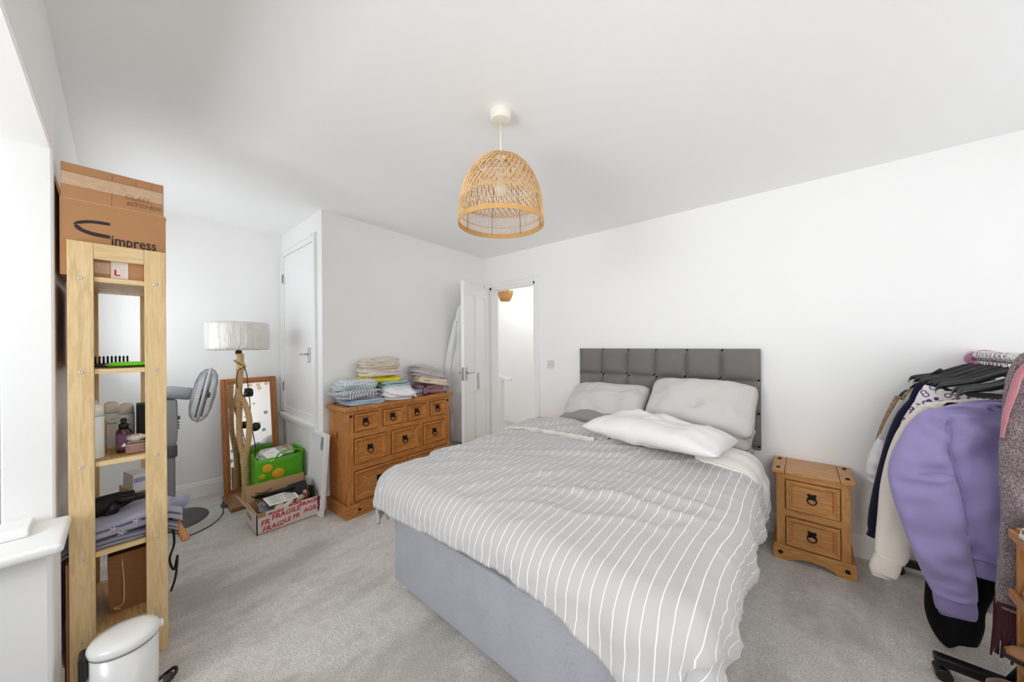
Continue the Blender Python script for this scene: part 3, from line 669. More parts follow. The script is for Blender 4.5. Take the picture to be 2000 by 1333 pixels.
def dome(z):  # radius at world height z
    t = (z-1.944)/(2.266-1.944); return .205*(1-.04*t)*math.sqrt(max(0, 1-t**2.35))+.010*t
def hoop(z, r, name, mat, rr=.0022, n=60): MB().tube([(r*math.cos(2*math.pi*k/n), r*math.sin(2*math.pi*k/n), z-LZC) for k in range(n)], rr, 6, loop=True).build(name, mat, sh, smooth=True)
for z in (1.985, 2.045, 2.115, 2.170): hoop(z, dome(z)-.002, 'hoop', CANE, .0018)
hoop(2.262, .030, 'top_ring', CANE, .004, 24)
m = MB()   # flat band round the bottom
for k in range(1): m.lathe([(.2035, -.006), (.2065, -.006), (.2075, 0), (.2065, .010), (.2035, .010), (.2035, -.006)], (0, 0, 1.944-LZC), 72, cap=False)
m.build('rim_band', CANEB, sh, smooth=False)
hel = MB(); N = 220
for k in range(N):
    a = 2*math.pi*k/N; hel.box((-.0020, -.0035, -.0065), (.0020, .0035, .0065), M=T(.206*math.cos(a),   .206*math.sin(a), 1.936-LZC, R(35), 0, a))
hel.build('rim_wrapping', CANEB, sh, kind='stuff')
up_ = MB(); NV = 118
for k in range(NV):
    a = 2*math.pi*k/NV; up_.tube([(dome(z)*math.cos(a), dome(z)*math.sin(a), z-LZC) for z in np.linspace(1.944, 2.06, 4)], .0016, 4)
up_.build('upright_cane', CANE, sh, kind='stuff')
for sgn, nm in ((1, 'slanted_cane'), (-1, 'slanted_cane')):
    dm = MB(); NS_ = 84 if sgn > 0 else 60
    for k in range(NS_):
        a0 = 2*math.pi*k/NS_; pts = []
        zt = 2.266 if k % 2 == 0 else 2.225
        for i in range(13):
            f = i/12; z = 2.035+(zt-.002-2.035)*f; a = a0+(.80*f if sgn > 0 else -.35*f); r = max(dome(z), .028)-(.003 if sgn < 0 else 0); pts.append((r*math.cos(a), r*math.sin(a), z-LZC))
        dm.tube(pts,   .0025 if sgn > 0 else .0018, 4)
    dm.build(nm, CANE, sh, kind='stuff')
for k in range(8):
    a = 2*math.pi*k/8+.2; MB().tube([((dome(z)-.004)*math.cos(a), (dome(z)-.004)*math.sin(a), z-LZC) for z in np.linspace(1.945, 2.16, 7)], .0016, 5).build('strut', CANED, sh, smooth=True)
# landing basket pendant
lb = thing('pendant_lamp', 'small woven seagrass pendant shade seen through the doorway', 'lamp', (-3.475, 3.9, 2.44))
MB().tube([(0, 0, 0), (0, 0, -.27)], .004, 6).build('cord', CREAMP, lb)
SEA = simple('seagrass_weave', srgb(206, 160, 98), .8, var=.45, vs_=70, bump=.9, bs=120, bd=.01)
m = MB()
for i in range(11):
    z = -.41+i*.0145; r = .068+.052*math.sin(i/10*1.35)
    m.tube([((r+.005*math.sin(9*a+i*math.pi))*math.cos(a), (r+.005*math.sin(9*a+i*math.pi))*math.sin(a), z) for a in [2*math.pi*k/56 for k in range(56)]], .0072, 6, loop=True)
m.lathe([(.001, -.415), (.066, -.412)], n=24, cap=False); m.build('lamp_shade', SEA, lb, smooth=True)

# ================================================================== ALCOVE: FLOOR LAMP, MIRROR, BAG, BOX, FRAME, FAN
fl = thing('floor_lamp', 'tall floor lamp of twisted rope with plastic-wrapped white drum shade', 'lamp', (-3.695, .67, 0))
bx('base', (-3.882, .585, 0), (-3.508, .742, .032), wood('oak_base', srgb(160, 112, 66), srgb(128, 84, 46), 'x'), fl, world=True, bevel=.004)
def rope(pts, r, name='rope_stem'):
    P = spline(pts, 44); L = [0]
    for a, b in zip(P, P[1:]): L.append(L[-1]+(b-a).length)
    MB().tube(P, r, 16, twist=lambda i, a: .70+.48*abs(math.sin(a+L[i]*200))**.7).build(name, ROPE, fl, world=True, smooth=True)
def q(o, z): return (-3.62+o*.0033, .655+o*.0029, z)
rope([q(14, .03), q(14, .15), q(13, .30), q(12, .42), q(10, .48)], .025)
rope([q(11, .40), q(6, .50), q(2, .62), q(2, .76), q(3, .88), q(2, .98)], .020); rope([q(12, .40), q(17, .50), q(21, .62), q(21, .74), q(14, .85), q(4, .94)], .020)
rope([q(2, .84), q(1, .95), q(3, 1.06), q(4, 1.15), q(5, 1.24), q(4, 1.29)], .023); rope([q(0, 1.14), q(8, 1.165), q(9, 1.19), q(1, 1.215), q(2, 1.235)], .020)
SX, SY = -3.615, .66
MB().lathe([(.022, 0), (.022, .03), (.008, .034), (.008, .12)], (SX, SY, 1.285), 16).build('lamp_holder', BLACKM, fl, world=True, smooth=True)
t = NT('wrinkled_plastic_wrap'); t.p(Roughness=.18); v = t.tex('Object', (14, 14, 2.4)); nn = t.noise(v, 1.5, 6, .65); t.col(t.mix(nn, srgb(226, 220, 212), srgb(246, 244, 240)))
t.bump(nn, 1.0, .05); t.b.inputs['Coat Weight'].default_value = .9; t.b.inputs['Coat Roughness'].default_value = .08; WRAP = t.m
P = []
for (r, z) in ((.203, 1.322), (.212, 1.328), (.215, 1.35), (.215, 1.53), (.211, 1.548), (.205, 1.550)):
    P.append([(SX+(r+.003*noise.noise(Vector((k*.25, z*9, 1))))*math.cos(2*math.pi*k/72), SY+(r+.003*noise.noise(Vector((k*.25, z*9, 4))))*math.sin(2*math.pi*k/72), z+.003*noise.noise(Vector((k*.2, r, 5)))) for k in range(72)])
o = MB().rings(P, cap=False).build('lamp_shade', WRAP, fl, world=True, smooth=True, solid=.003)
MB().tube([(SX-.21, SY, 1.40), (SX+.21, SY, 1.40)], .003, 5).tube([(SX, SY-.21, 1.40), (SX, SY+.21, 1.40)], .003, 5).build('shade_spider', STEEL, fl, world=True)
CX_, CY_ = SX+.035, SY
cab = spline([(SX-.02, SY-.03, 1.235), (SX+.04, SY-.01, 1.21), (SX+.045, SY+.025, 1.18), (SX-.0+.04, SY-.01, 1.15), (SX+.035, SY-.02, 1.08), (SX+.03, SY-.015, 1.0)], 8)
MB().tube(cab, .0035, 6).build('cable', BLACKP, fl, world=True, smooth=True)
cab = spline([(SX+.045, SY+.022, 1.19), (SX+.04, SY+.045, 1.12), (SX+.04, SY+.055, 1.0), (SX+.045, SY+.065, .88), (SX+.05, SY+.07, .72), (SX+.05, SY+.085, .60), (SX+.06, SY+.10, .45), (SX+.06, SY+.075, .33)], 8)
MB().tube(cab, .0035, 6).build('cable', BLACKP, fl, world=True, smooth=True)
m = MB(); 
for k in range(14): 
    a = k*.9; m.tube([(SX+.055+.02*math.cos(a+b), SY+.055+.026*math.sin(a*1.7+b), .955+.03*math.sin(a+b*1.3)) for b in (0, .8, 1.6, 2.4)], .005, 5)
m.box((SX+.035, SY+.03, .955), (SX+.06, SY+.075, .995)); m.build('coiled_cable_and_plug', BLACKP, fl, world=True, smooth=True)
MB().lathe([(.002, 0), (.034, .002), (.038, .012), (.034, .024), (.002, .026)], n=24, M=T(SX+.045, SY+.10, .66, 0, R(90), 0)).build('foot_switch', BLACKP, fl, world=True, smooth=True)

# mirror leaning on the alcove wall
mir = thing('mirror', 'tall pine-framed mirror leaning against the wall behind the rope lamp', 'mirror', (-3.955, .83, 0))
MW_, MH_ = .425, 1.055; a = math.atan2(.158, 1.05)
MM = T(-3.950, .618, 0.002) @ Matrix.Rotation(-a, 4, 'Y') @ Matrix.Rotation(R(-1.5), 4, 'Z')
MM = Matrix.Translation((-3.912, .605, .002)) @ Matrix.Rotation(-a, 4, 'Y') @ Matrix.Rotation(R(-5.9), 4, 'Z')
PM = dict(c1=srgb(190, 118, 52), c2=srgb(160, 92, 36), knots=False)
MZ, MY = wood('mirror_pine_z', axis='z', **PM), wood('mirror_pine_y', axis='y', **PM)
fwid = .052
def fbar(y0, z0, y1, z1, mat, vert):
    m = MB()
    if vert: m.box((-.022, y0, z0), (0, y1, z1), MM); m.box((0, y0+.006, z0), (.008, y1-.02, z1), MM) if y0 < .2 else m.box((0, y0+.02, z0), (.008, y1-.006, z1), MM)
    else: m.box((-.022, y0, z0), (0, y1, z1), MM); m.box((0, y0, z0+.006 if z0 < .2 else z0+.02), (.008, y1, z1-.02 if z0 < .2 else z1-.006), MM)
    m.build('frame_rail', mat, mir, world=True, bevel=.002)
fbar(0, 0, fwid, MH_, MZ, True); fbar(MW_-fwid, 0, MW_, MH_, MZ, True); fbar(fwid, 0, MW_-fwid, fwid, MY, False); fbar(fwid, MH_-fwid, MW_-fwid, MH_, MY, False)
MIR = simple('mirror_glass', (.92, .92, .92, 1), .01, 1)
MB().box((-.014, fwid-.004, fwid-.004), (-.008, MW_-fwid+.004, MH_-fwid+.004), MM).build('mirror_glass', MIR, mir, world=True)

# green shopping bag printed with lemons
GREEN = simple('green_woven_bag', srgb(96, 186, 20), .4, var=.2, vs_=9, bump=.4, bs=30, bd=.006)
GREEND = simple('green_bag_lining', srgb(70, 120, 60), .5)
bag = thing('shopping_bag', 'bright green shopping bag printed with lemons beside the rope lamp', 'bag', (-3.51, .92, 0))
def bagring(z, g, seed=3):
    out = []; n = 64; x0, x1, y0, y1 = -3.66+.02*g, -3.375-.0*g, .735, 1.082
    for k in range(n):
        a = 2*math.pi*k/n; ca, sa = math.cos(a), math.sin(a); e = .35
        x = (x0+x1)/2+(abs(ca)**e)*(1 if ca > 0 else -1)*(x1-x0)/2; y = (y0+y1)/2+(abs(sa)**e)*(1 if sa > 0 else -1)*(y1-y0)/2
        d = .012*noise.noise(Vector((x*11, y*11, z*7+seed))); out.append((x+d*g, y+d*g*.6, z+(.03*noise.noise(Vector((x*6, y*7, 2))) if g > .9 else 0)))
    return out
MB().rings([bagring(z, g) for z, g in ((0.001, .1), (.06, .4), (.14, .7), (.24, .9), (.32, .95), (.385, 1), (.42, 1))], cap=False).build('bag_body', GREEN, bag, world=True, smooth=True, solid=.003)
MB().prism([(-3.63, .775), (-3.39, .775), (-3.39, 1.055), (-3.63, 1.055)], .002, .006, 'xy').build('bag_base', GREEN, bag, world=True)
LEM = simple('lemon_print', srgb(240, 184, 36), .4, var=.2, vs_=30); LEMG = simple('lemon_slice_print', srgb(190, 200, 40), .4, var=.3, vs_=60)
for (y, z, r_, mm) in ((.80, .335, .034, LEM), (.875, .275, .042, LEM), (.765, .27, .024, LEMG), (.825, .205, .030, LEMG), (.78, .14, .03, LEM), (.93, .15, .035, LEM)):
    MB().lathe([(.001, .003), (r_*.7, .0025), (r_*.97, .001), (r_, 0)], n=24, M=T(-3.3715, y, z, 0, R(90), 0) @ Matrix.Diagonal((1, 1.1, 1, 1))).build('lemon_print', mm, bag, world=True, smooth=True)
MB().tube(spline([(-3.375, .86, .40), (-3.36, .88, .44), (-3.37, .95, .455), (-3.36, 1.03, .44), (-3.375, 1.05, .40)], 6), .006, 6, M=Matrix.Identity(4)).build('handle', GREEN, bag, world=True, smooth=True)
CLR = simple('crinkled_clear_film', srgb(206, 208, 196), .15, var=.3, vs_=20, bump=.9, bs=30, bd=.01)
folded('bubble_wrap', (-3.53, .89, .36), .20, .24, .075, 2, CLR, 'crinkled clear wrapping poking out of the green bag', 'packaging', seed=21)
folded('paper_bag', (-3.52, 1.0, .395), .14, .09, .045, 1, CARD, 'brown paper bundle in the right of the green bag', 'packaging', seed=22)
bx('envelope', (-.06, -.05, 0), (.06, .05, .004), simple('white_paper', srgb(236, 234, 230), .7), label='white envelope sticking out of the green bag', cat='paper').matrix_world = T(-3.43, .85, .425, R(20), R(25), R(20))

# cardboard box wrapped in FRAGILE tape
fb = thing('cardboard_box', 'open cardboard box covered in white tape printed fragile in red', 'box', (-3.09, .835, 0))
fx0, fx1, fy0, fy1, fh = -3.245, -2.945, .632, 1.036, .150
bx('box_base', (fx0, fy0, .001), (fx1, fy1, .006), CARD, fb, world=True)
MB().box((fx1-.006, fy0, .004), (fx1, fy1, fh)).build('box_side', WTAPE, fb, world=True); MB().box((fx0, fy0, .004), (fx0+.006, fy1, fh)).build('box_side', CARDD, fb, world=True)
MB().box((fx0, fy0, .004), (fx1, fy0+.006, fh)).build('box_side', WTAPE, fb, world=True); MB().box((fx0, fy1-.006, .004), (fx1, fy1, fh)).build('box_side', CARD, fb, world=True)
MB().box((-.002, 0, 0), (.002, fy1-fy0, .125), T(fx0, fy0, fh-.01, 0, R(-12), 0)).build('box_flap', CARDD, fb, world=True)
MB().box((0, -.002, 0), (.28, .002, .11), T(fx0+.01, fy0+.002, fh-.002, R(38), 0, 0)).build('box_flap', CARDD, fb, world=True)
MB().box((fx1-.002, fy0+.01, fh-.03), (fx1+.0012, fy0+.055, fh)).build('brown_tape_patch', CARD, fb, world=True)
for (y, z, s, b, sh_) in ((.655, .058, .052, 'FR', .2), (.722, .078, .050, 'FRAGILE', .15), (.905, .108, .042, 'FRAGILE', .1), (.665, .012, .048, 'FRAGI', .25), (.80, .030, .044, 'LE FR', .2), (.93, .052, .046, 'AGILE', .1), (.70, .118, .026, 'FRAGILE', .2), (.83, .136, .022, 'FRAGILE', .1)):
    tx = text('lettering', b, s, faceX(fx1+.0013, y, z, R(4)), RED, fb, sh_, bold=.001)
tx = text('lettering', 'FRAG', .05, Matrix.Translation((fx0+.03, fy0-.001, .06)) @ Matrix.Rotation(R(90), 4, 'X'), RED, fb, .1)
# contents of the box
PAPER_W = simple('printed_leaflet', srgb(232, 230, 222), .6)
lf = MB().box((-.062, -.105, 0), (.062, .105, .0012)).build('leaflet', PAPER_W, label='printed white leaflet lying across the open cardboard box', cat='leaflet'); lf.matrix_world = T(-3.055, .815, .178, R(-3), R(13), R(8))
GRT = simple('leaflet_text_grey', srgb(150, 150, 146), .7); GRG = simple('leaflet_green', srgb(70, 160, 70), .6); GOLD = simple('leaflet_gold', srgb(186, 160, 90), .6)
m = MB()
for i in range(13): m.box((-.052+i*.0078, -.095+.01*(i % 3), .0013), (-.0495+i*.0078, -.015, .0018)); m.box((-.052+i*.0078, .02, .0013), (-.0495+i*.0078, .085, .0018))
m.build('printed_lines', GRT, lf); MB().lathe([(.011, .0014), (.001, .002)], (-.03, .0, 0), 14).lathe([(.006, .0014), (.001, .002)], (.01, .0, 0), 10).lathe([(.006, .0014), (.001, .002)], (.035, -.002, 0), 10).build('printed_emblem', GOLD, lf)
MB().lathe([(.014, .0014), (.001, .0022)], (-.035, .088, 0), 14).build('printed_badge', GRG, lf)
o = MB().box((-.065, -.075, 0), (.065, .075, .018)).build('wallet', BLACKM, bevel=.004, label='black leather wallet propped up in the cardboard box', cat='wallet'); o.matrix_world = T(-3.16, .955, .165, R(18), R(35), R(-20))
hs = thing('hair_straightener', 'black hair straightener with its cable lying in the cardboard box', 'straightener', (-3.16, .80, .16), R(62))
MB().tube([(-.13, 0, .012), (.13, 0, .03)], [.012, .016], 8).build('lower_plate_arm', BLACKP, hs, smooth=True); MB().tube([(-.13, 0, .020), (.13, 0, .062)], [.012, .015], 8).build('upper_plate_arm', BLACKP, hs, smooth=True)
MB().tube(spline([(-.13, 0, .015), (-.19, .05, .03), (-.20, .11, .045), (-.12, .13, .05), (-.05, .08, .045), (-.08, .02, .04), (-.15, .04, .035)], 8), .0035, 6).build('cable', BLACKP, hs, smooth=True)
cb = folded('cosmetic_bag', (-3.04, .70, .10), .16, .12, .06, 1, simple('clear_dark_vinyl', srgb(92, 90, 98), .12, coat=.8, bump=.6, bs=25, bd=.01), 'shiny grey vinyl pouch at the left end of the cardboard box', 'pouch', seed=31)
for k, (y, x, lb_) in enumerate(((.76, -2.99, 'rolled white paper tube at the front of the cardboard box, left one'), (.825, -2.985, 'rolled white paper tube at the front of the cardboard box, right one'))):
    MB().tube([(x+.02, y-.035, .115), (x-.03, y+.045, .150)], .022, 14).build('paper_roll', simple('blush_card', srgb(228, 210, 200), .6), smooth=True, bevel=.002, label=lb_, cat='paper')
MB().lathe([(.022, 0), (.022, .05), (.019, .052), (.019, .06), (.001, .061)], n=18, M=T(-3.02, .905, .125, R(-50), R(10), 0)).build('cosmetic_jar', simple('beige_jar', srgb(190, 170, 148), .3), smooth=True, bevel=.001, label='small beige cosmetic jar beside the leaflet in the box', cat='jar')
MB().lathe([(.018, 0), (.019, .08), (.012, .088), (.001, .09)], n=16, M=T(-3.06, .995, .10, R(14), R(6), 0)).build('cosmetic_bottle', simple('copper_tube', srgb(196, 148, 120), .25, .4), smooth=True, label='shiny copper-coloured cosmetic tube at the right end of the box', cat='bottle')
bx('notebook', (-.06, -.006, 0), (.06, .006, .15), simple('grey_card', srgb(178, 172, 166), .7), label='grey card standing upright in the right end of the cardboard box', cat='card').matrix_world = T(-3.13, 1.016, .105, R(-2), R(6), 0)
bx('black_notebook', (-.05, -.008, 0), (.05, .004, .12), BLACKM, label='black slim case beside the copper tube in the cardboard box', cat='case').matrix_world = T(-3.03, 1.018, .095, R(0), R(-8), 0)

# white box frame leaning in the corner
fr = thing('framed_picture', 'white box frame with a small grey print leaning on the pine chest', 'picture', (-2.92, 1.05, 0))
FMm = T(-3.185, 1.046, 0.002, R(-4.5), R(0), 0) 
FW_, FH_ = .325, .64; b = .028
for nm, a0, a1 in (('frame_bar', (0, -.028, 0), (b, 0, FH_)), ('frame_bar', (FW_-b, -.028, 0), (FW_, 0, FH_)), ('frame_bar', (b, -.028, 0), (FW_-b, 0, b)), ('frame_bar', (b, -.028, FH_-b), (FW_-b, 0, FH_))):
    MB().box(a0, a1, FMm).build(nm, GLOSSW, fr, world=True, bevel=.001)
MB().box((b, -.006, b), (FW_-b, -.001, FH_-b), FMm).build('mount', simple('white_mount', srgb(232, 232, 234), .7), fr, world=True)
m = MB()
for i in range(8):
    for s_i in (-1, 1): m.lathe([(.011-.0007*i, 0), (.001, .001)], (0, 0, 0), 10, M=FMm @ T(FW_*.60+s_i*(.014+.006*math.sin(i*.45)), -.0062, .50+i*.013, R(90)))
m.prism([(FW_*.60-.012, .505), (FW_*.60+.012, .505), (FW_*.60+.02, .56), (FW_*.60+.012, .60), (FW_*.60-.012, .60), (FW_*.60-.02, .56)], -.0066, -.0060, 'xz', M=FMm)
m.build('grey_print', simple('grey_ink', srgb(150, 150, 156), .8), fr, world=True)

# pedestal fan behind the shelf unit
fan = thing('pedestal_fan', 'grey pedestal fan standing behind the birch shelf unit', 'fan', (-3.69, .258, 0))
fx, fy = -3.69, .258
MB().lathe([(.212, 0), (.215, .008), (.208, .016), (.12, .026), (.04, .034), (.03, .06)], (fx, fy, 0), 56).build('base', FAND, fan, world=True, smooth=True, bevel=.002)
MB().lathe([(.024, .03), (.024, .52), (.030, .52), (.030, .60), (.020, .61)], (fx, fy, 0), 20).build('pole', FANG, fan, world=True, smooth=True, bevel=.001)
MB().lathe([(.033, .50), (.036, .51), (.036, .585), (.030, .595)], (fx, fy, 0), 20).build('height_collar', FAND, fan, world=True, smooth=True, bevel=.001)
m = MB(); m.rings([[(fx+a*w_, fy+b_*d_, z) for a, b_ in ((1, 1), (-1, 1), (-1, -1), (1, -1))] for w_, d_, z in ((.030, .028, .60), (.036, .034, .63), (.038, .038, .72), (.036, .036, .90), (.034, .034, .945))]); m.build('control_column', FANG, fan, world=True, bevel=.012, seg=3)
MB().lathe([(.014, 0), (.016, .010), (.012, .016)], n=16, M=T(fx+.018, fy+.034, .80, R(-90), 0, 0)).build('dial', FAND, fan, world=True, smooth=True)
for k in range(3): MB().lathe([(.007, 0), (.007, .012)], n=10, M=T(fx+.018, fy+.034, .765-k*.022, R(-90))).build('button', FAND, fan, world=True)
ax = Vector((.14, .97, -.20)).normalized(); HC = Vector((fx+.055, fy+.185, .965)); qv = ax.to_track_quat('Z', 'Y').to_matrix().to_4x4(); HM = Matrix.Translation(HC) @ qv
MB().lathe([(.02, -.235), (.042, -.225), (.048, -.20), (.048, -.09), (.044, -.075)], n=24, M=HM).build('motor_housing', FANG, fan, world=True, smooth=True, bevel=.002)
MB().rings([[(fx+.02*a, fy-.01+.03*b_, z) for a, b_ in ((1, 1), (-1, 1), (-1, -1), (1, -1))] for z in (.93, 1.00)]).build('tilt_bracket', FAND, fan, world=True, bevel=.004)
rimR = .212
MB().tube([(rimR*math.cos(2*math.pi*k/64), rimR*math.sin(2*math.pi*k/64), 0) for k in range(64)], .009, 8, loop=True, M=HM).build('grille_rim', simple('light_grey_rim', srgb(186, 188, 190), .35), fan, world=True, smooth=True)
def gr(sg, dep, name):
    m = MB(); nw = 84
    for k in range(nw):
        a = 2*math.pi*k/nw; m.tube([(r_*math.cos(a+.0), r_*math.sin(a), sg*h_) for r_, h_ in ((rimR, 0), (rimR*.95, dep*.45), (rimR*.78, dep*.82), (rimR*.5, dep), (rimR*.22, dep))], .0011, 3, M=HM)
    for r_, h_ in ((rimR*.78, dep*.82), (rimR*.5, dep)): m.tube([(r_*math.cos(2*math.pi*k/48), r_*math.sin(2*math.pi*k/48), sg*h_) for k in range(48)], .0016, 4, loop=True, M=HM)
    m.build(name, FANG, fan, world=True, kind='stuff')
gr(1, .065, 'front_grille'); gr(-1, .07, 'rear_grille')
MB().lathe([(.048, .060), (.044, .070), (.001, .072)], n=24, M=HM).build('badge', FANG, fan, world=True, smooth=True)
MB().lathe([(.030, -.02), (.032, .02), (.02, .035), (.001, .04)], n=20, M=HM).build('hub', FAND, fan, world=True, smooth=True)
BLD = simple('smoky_blade', srgb(120, 124, 130), .25)
for k in range(4):
    P = []
    for i in range(9):
        r_ = .028+i*.019; row = []
        for j in range(7):
            v = j/6-.5; wv = .85*math.sin(.35+i*.27); aa = k*math.pi/2+v*wv; row.append((r_*math.cos(aa), r_*math.sin(aa), v*.045))
        P.append(row)
    MB().grid(P, M=HM).build('blade', BLD, fan, world=True, smooth=True, solid=.003)
pc = MB().tube(spline([(-3.645, .30, .075), (-3.60, .27, .07), (-3.55, .22, .006), (-3.40, .28, .004), (-3.32, .315, .004), (-3.38, .44, .004), (-3.52, .53, .004), (-3.66, .56, .012)], 10), .0035, 6).build('cable', BLACKP, fan, world=True, smooth=True)
pg = MB(); pg.box((-.022, -.012, 0), (.022, .020, .024), T(-3.685, .565, .002, 0, 0, R(15)))
for dx in (-.012, 0, .012): pg.box((dx-.003, -.002, .024), (dx+.003, .003, .044 if dx else .049), T(-3.685, .565, .002, 0, 0, R(15)))
pg.build('plug', simple('grey_plug', srgb(92, 98, 106), .4), fan, world=True, bevel=.002)

# ================================================================== SHELF UNIT AND WHAT IS ON IT
su = thing('shelf_unit', 'tall narrow birch shelf unit standing beside the white window wall', 'shelf', (-2.41, 0, 0))
SX0, SX1 = -2.66, -2.161; PY0, PY1, PY2, PY3 = -.130, -.065, .074, .139
for x0, x1 in ((SX1-.020, SX1), (SX0, SX0+.020)):
    for y0, y1 in ((PY0, PY1), (PY2, PY3)): bx('post', (x0, y0, 0.001), (x1, y1, 1.772), BZ, su, world=True, bevel=.0015)
    bx('top_rail', (x0, PY1+.0005, 1.708), (x1, PY2-.0005, 1.772), BY, su, world=True, bevel=.0015)
    bx('bottom_rail', (x0, PY1+.0005, .03), (x1, PY2-.0005, .09), BY, su, world=True, bevel=.0015)
SH = (1.636, 1.262, .885, .520, .190)
for z in SH: bx('shelf_board', (SX0+.0205, PY0+.003, z-.019), (SX1-.0205, PY3-.003, z), BX, su, world=True, bevel=.001); bx('edge_strip', (SX1-.0203, PY1+.001, z-.019), (SX1-.006, PY2-.001, z), BY, su, world=True)
SCR = simple('screw_cap', srgb(206, 206, 208), .3, .7)
for z in SH:
    for y in ((PY0+PY1)/2, (PY2+PY3)/2): MB().lathe([(.0062, 0), (.0058, .0014), (.0030, .0016), (.0026, .0004), (.0004, .0004)], n=14, M=T(SX1, y, z-.010, 0, R(90), 0)).build('screw', SCR, su, world=True, smooth=True)
# big cardboard box on top
cbx = thing('cardboard_box', 'large brown cardboard box with raised flap on top of the shelf unit', 'box', (-2.42, -.005, 1.637))
bX0, bX1, bY0, bY1, bZ0, bZ1 = -2.625, -2.186, -.148, .141, 1.638, 1.938
for a0, a1 in (((bX1-.004, bY0, bZ0), (bX1, bY1, bZ1)), ((bX0, bY0, bZ0), (bX0+.004, bY1, bZ1)), ((bX0+.004, bY0, bZ0), (bX1-.004, bY0+.004, bZ1)), ((bX0+.004, bY1-.004, bZ0), (bX1-.004, bY1, bZ1)), ((bX0+.004, bY0+.004, bZ0), (bX1-.004, bY1-.004, bZ0+.004))):
    bx('box_panel', a0, a1, CARD, cbx, world=True)
MB().box((-.004, bY0+.003, 0), (0, bY1-.006, .142), T(bX1, 0, bZ1, 0, R(-1), 0)).build('box_flap', CARD, cbx, world=True)
MB().box((0, -.004, 0), (bX1-bX0-.02, 0, .10), T(bX0+.01, bY0+.004, bZ1, R(10), 0, 0)).build('box_flap', CARD, cbx, world=True)
MB().box((0, -.004, 0), (bX1-bX0-.02, 0, .10), T(bX0+.01, bY1, bZ1-.003, R(168), 0, 0) ).build('box_flap', CARD, cbx, world=True)
MB().box((bX1, bY0+.004, bZ1+.055), (bX1+.0012, bY1-.008, bZ1+.105)).build('clear_tape', TAPE, cbx, world=True, disp=lambda p: p+Vector((.0003*math.sin(p.y*40), 0, -.12*(p.y-bY0)*0)))
for y in (-.02, .045, .09): MB().box((bX1, y, bZ1+.005), (bX1+.0008, y+.0015, bZ1+.13)).build('crease', CARDD, cbx, world=True)
MB().box((bX1, bY0, bZ1-.001), (bX1+.0008, bY1, bZ1+.002)).build('fold_line', CARDD, cbx, world=True)
text('lettering', 'impress', .060, faceX(bX1+.0008, -.020, 1.779) @ Matrix.Diagonal((.70, 1, 1, 1)), INK, cbx, bold=.0004)
text('handwriting', 'GLASS', .026, faceX(bX1+.0010, .018, 1.985), PENCIL, cbx, .2); text('handwriting', 'KITCHEN', .024, faceX(bX1+.0010, .022, 1.958), PENCIL, cbx, .2)
def cres(pts_out, pts_in): return pts_out+pts_in[::-1]
yL, yR = -.118, -.022
up1 = [(yR, 1.869)]+[(-.040-.075*math.sin(t_), 1.840+.029*math.cos(t_)) for t_ in np.linspace(.05, 1.57, 12)]; dn1 = [(yR, 1.857)]+[(-.042-.055*math.sin(t_), 1.842+.015*math.cos(t_)) for t_ in np.linspace(.05, 1.2, 12)]
MB().prism([(y, z) for y, z in up1+dn1[::-1]], bX1+.0004, bX1+.0012, 'yz').build('printed_emblem', INK, cbx, world=True)
up2 = [(-.115, 1.836)]+[(-.040-.073*math.cos(t_), 1.836-.033*math.sin(t_)) for t_ in np.linspace(.1, 1.5, 12)]+[(yR, 1.803)]; dn2 = [(-.108, 1.841)]+[(-.038-.062*math.cos(t_), 1.838-.020*math.sin(t_)) for t_ in np.linspace(.1, 1.5, 12)]+[(yR, 1.816)]
MB().prism(up2+dn2[::-1], bX1+.0004, bX1+.0012, 'yz').build('printed_emblem', INK, cbx, world=True)
MB().box((bX1, -.020, 1.640), (bX1+.0012, .028, 1.72)).build('white_tape', WTAPE, cbx, world=True); text('lettering', 'L', .034, faceX(bX1+.0014, -.012, 1.652) @ Matrix.Rotation(R(0), 4, 'Z'), RED, cbx, bold=.001)
MB().box((bX1, -.064, 1.655), (bX1+.001, -.022, 1.70)).build('clear_tape', TAPE, cbx, world=True)
# thin reddish board beside the unit, and dark folder
bx('picture_board', (-2.60, -.1335, 1.265), (-2.19, -.1305, 1.60), simple('reddish_brown_board', srgb(150, 84, 56), .6), label='thin reddish-brown board tucked against the left side of the shelf unit', cat='board')
# shelf 2: comb and wipes
cm = thing('hair_comb', 'black wide-toothed comb lying on the second shelf', 'comb', (-2.33, -.03, 1.262))
MB().box((-.014, -.055, .001), (.014, .060, .018)).build('comb_spine', BLACKP, cm, bevel=.004)
for k in range(10): MB().lathe([(.0036, 0), (.0030, .020), (.0040, .026), (.0012, .034)], (-.0, -.048+k*.0115, .017), 8).build('tooth', BLACKP, cm, smooth=True)
wp = thing('wipes_packet', 'bright green soft packet of wipes lying on the second shelf', 'packet', (-2.235, .028, 1.2625))
GRN = simple('green_film', srgb(112, 214, 30), .25, bump=.5, bs=40, bd=.006)
m = MB(); rs = []
for i in range(13):
    f = i/12*2-1; h = .018*max(.0, 1-abs(f)**4)**.5+.001; w_ = .040*(1-.25*abs(f)**6)
    rs.append([(w_*math.cos(a_), f*.068, .012+h*math.sin(a_)*.6+h*.1) for a_ in [2*math.pi*k/14 for k in range(14)]])
m.rings(rs); m.build('packet_body', GRN, wp, smooth=True)
MB().box((-.03, -.02, .003), (.042, .05, .0045)).build('dark_packet_edge', BLACKP, wp, bevel=.001)
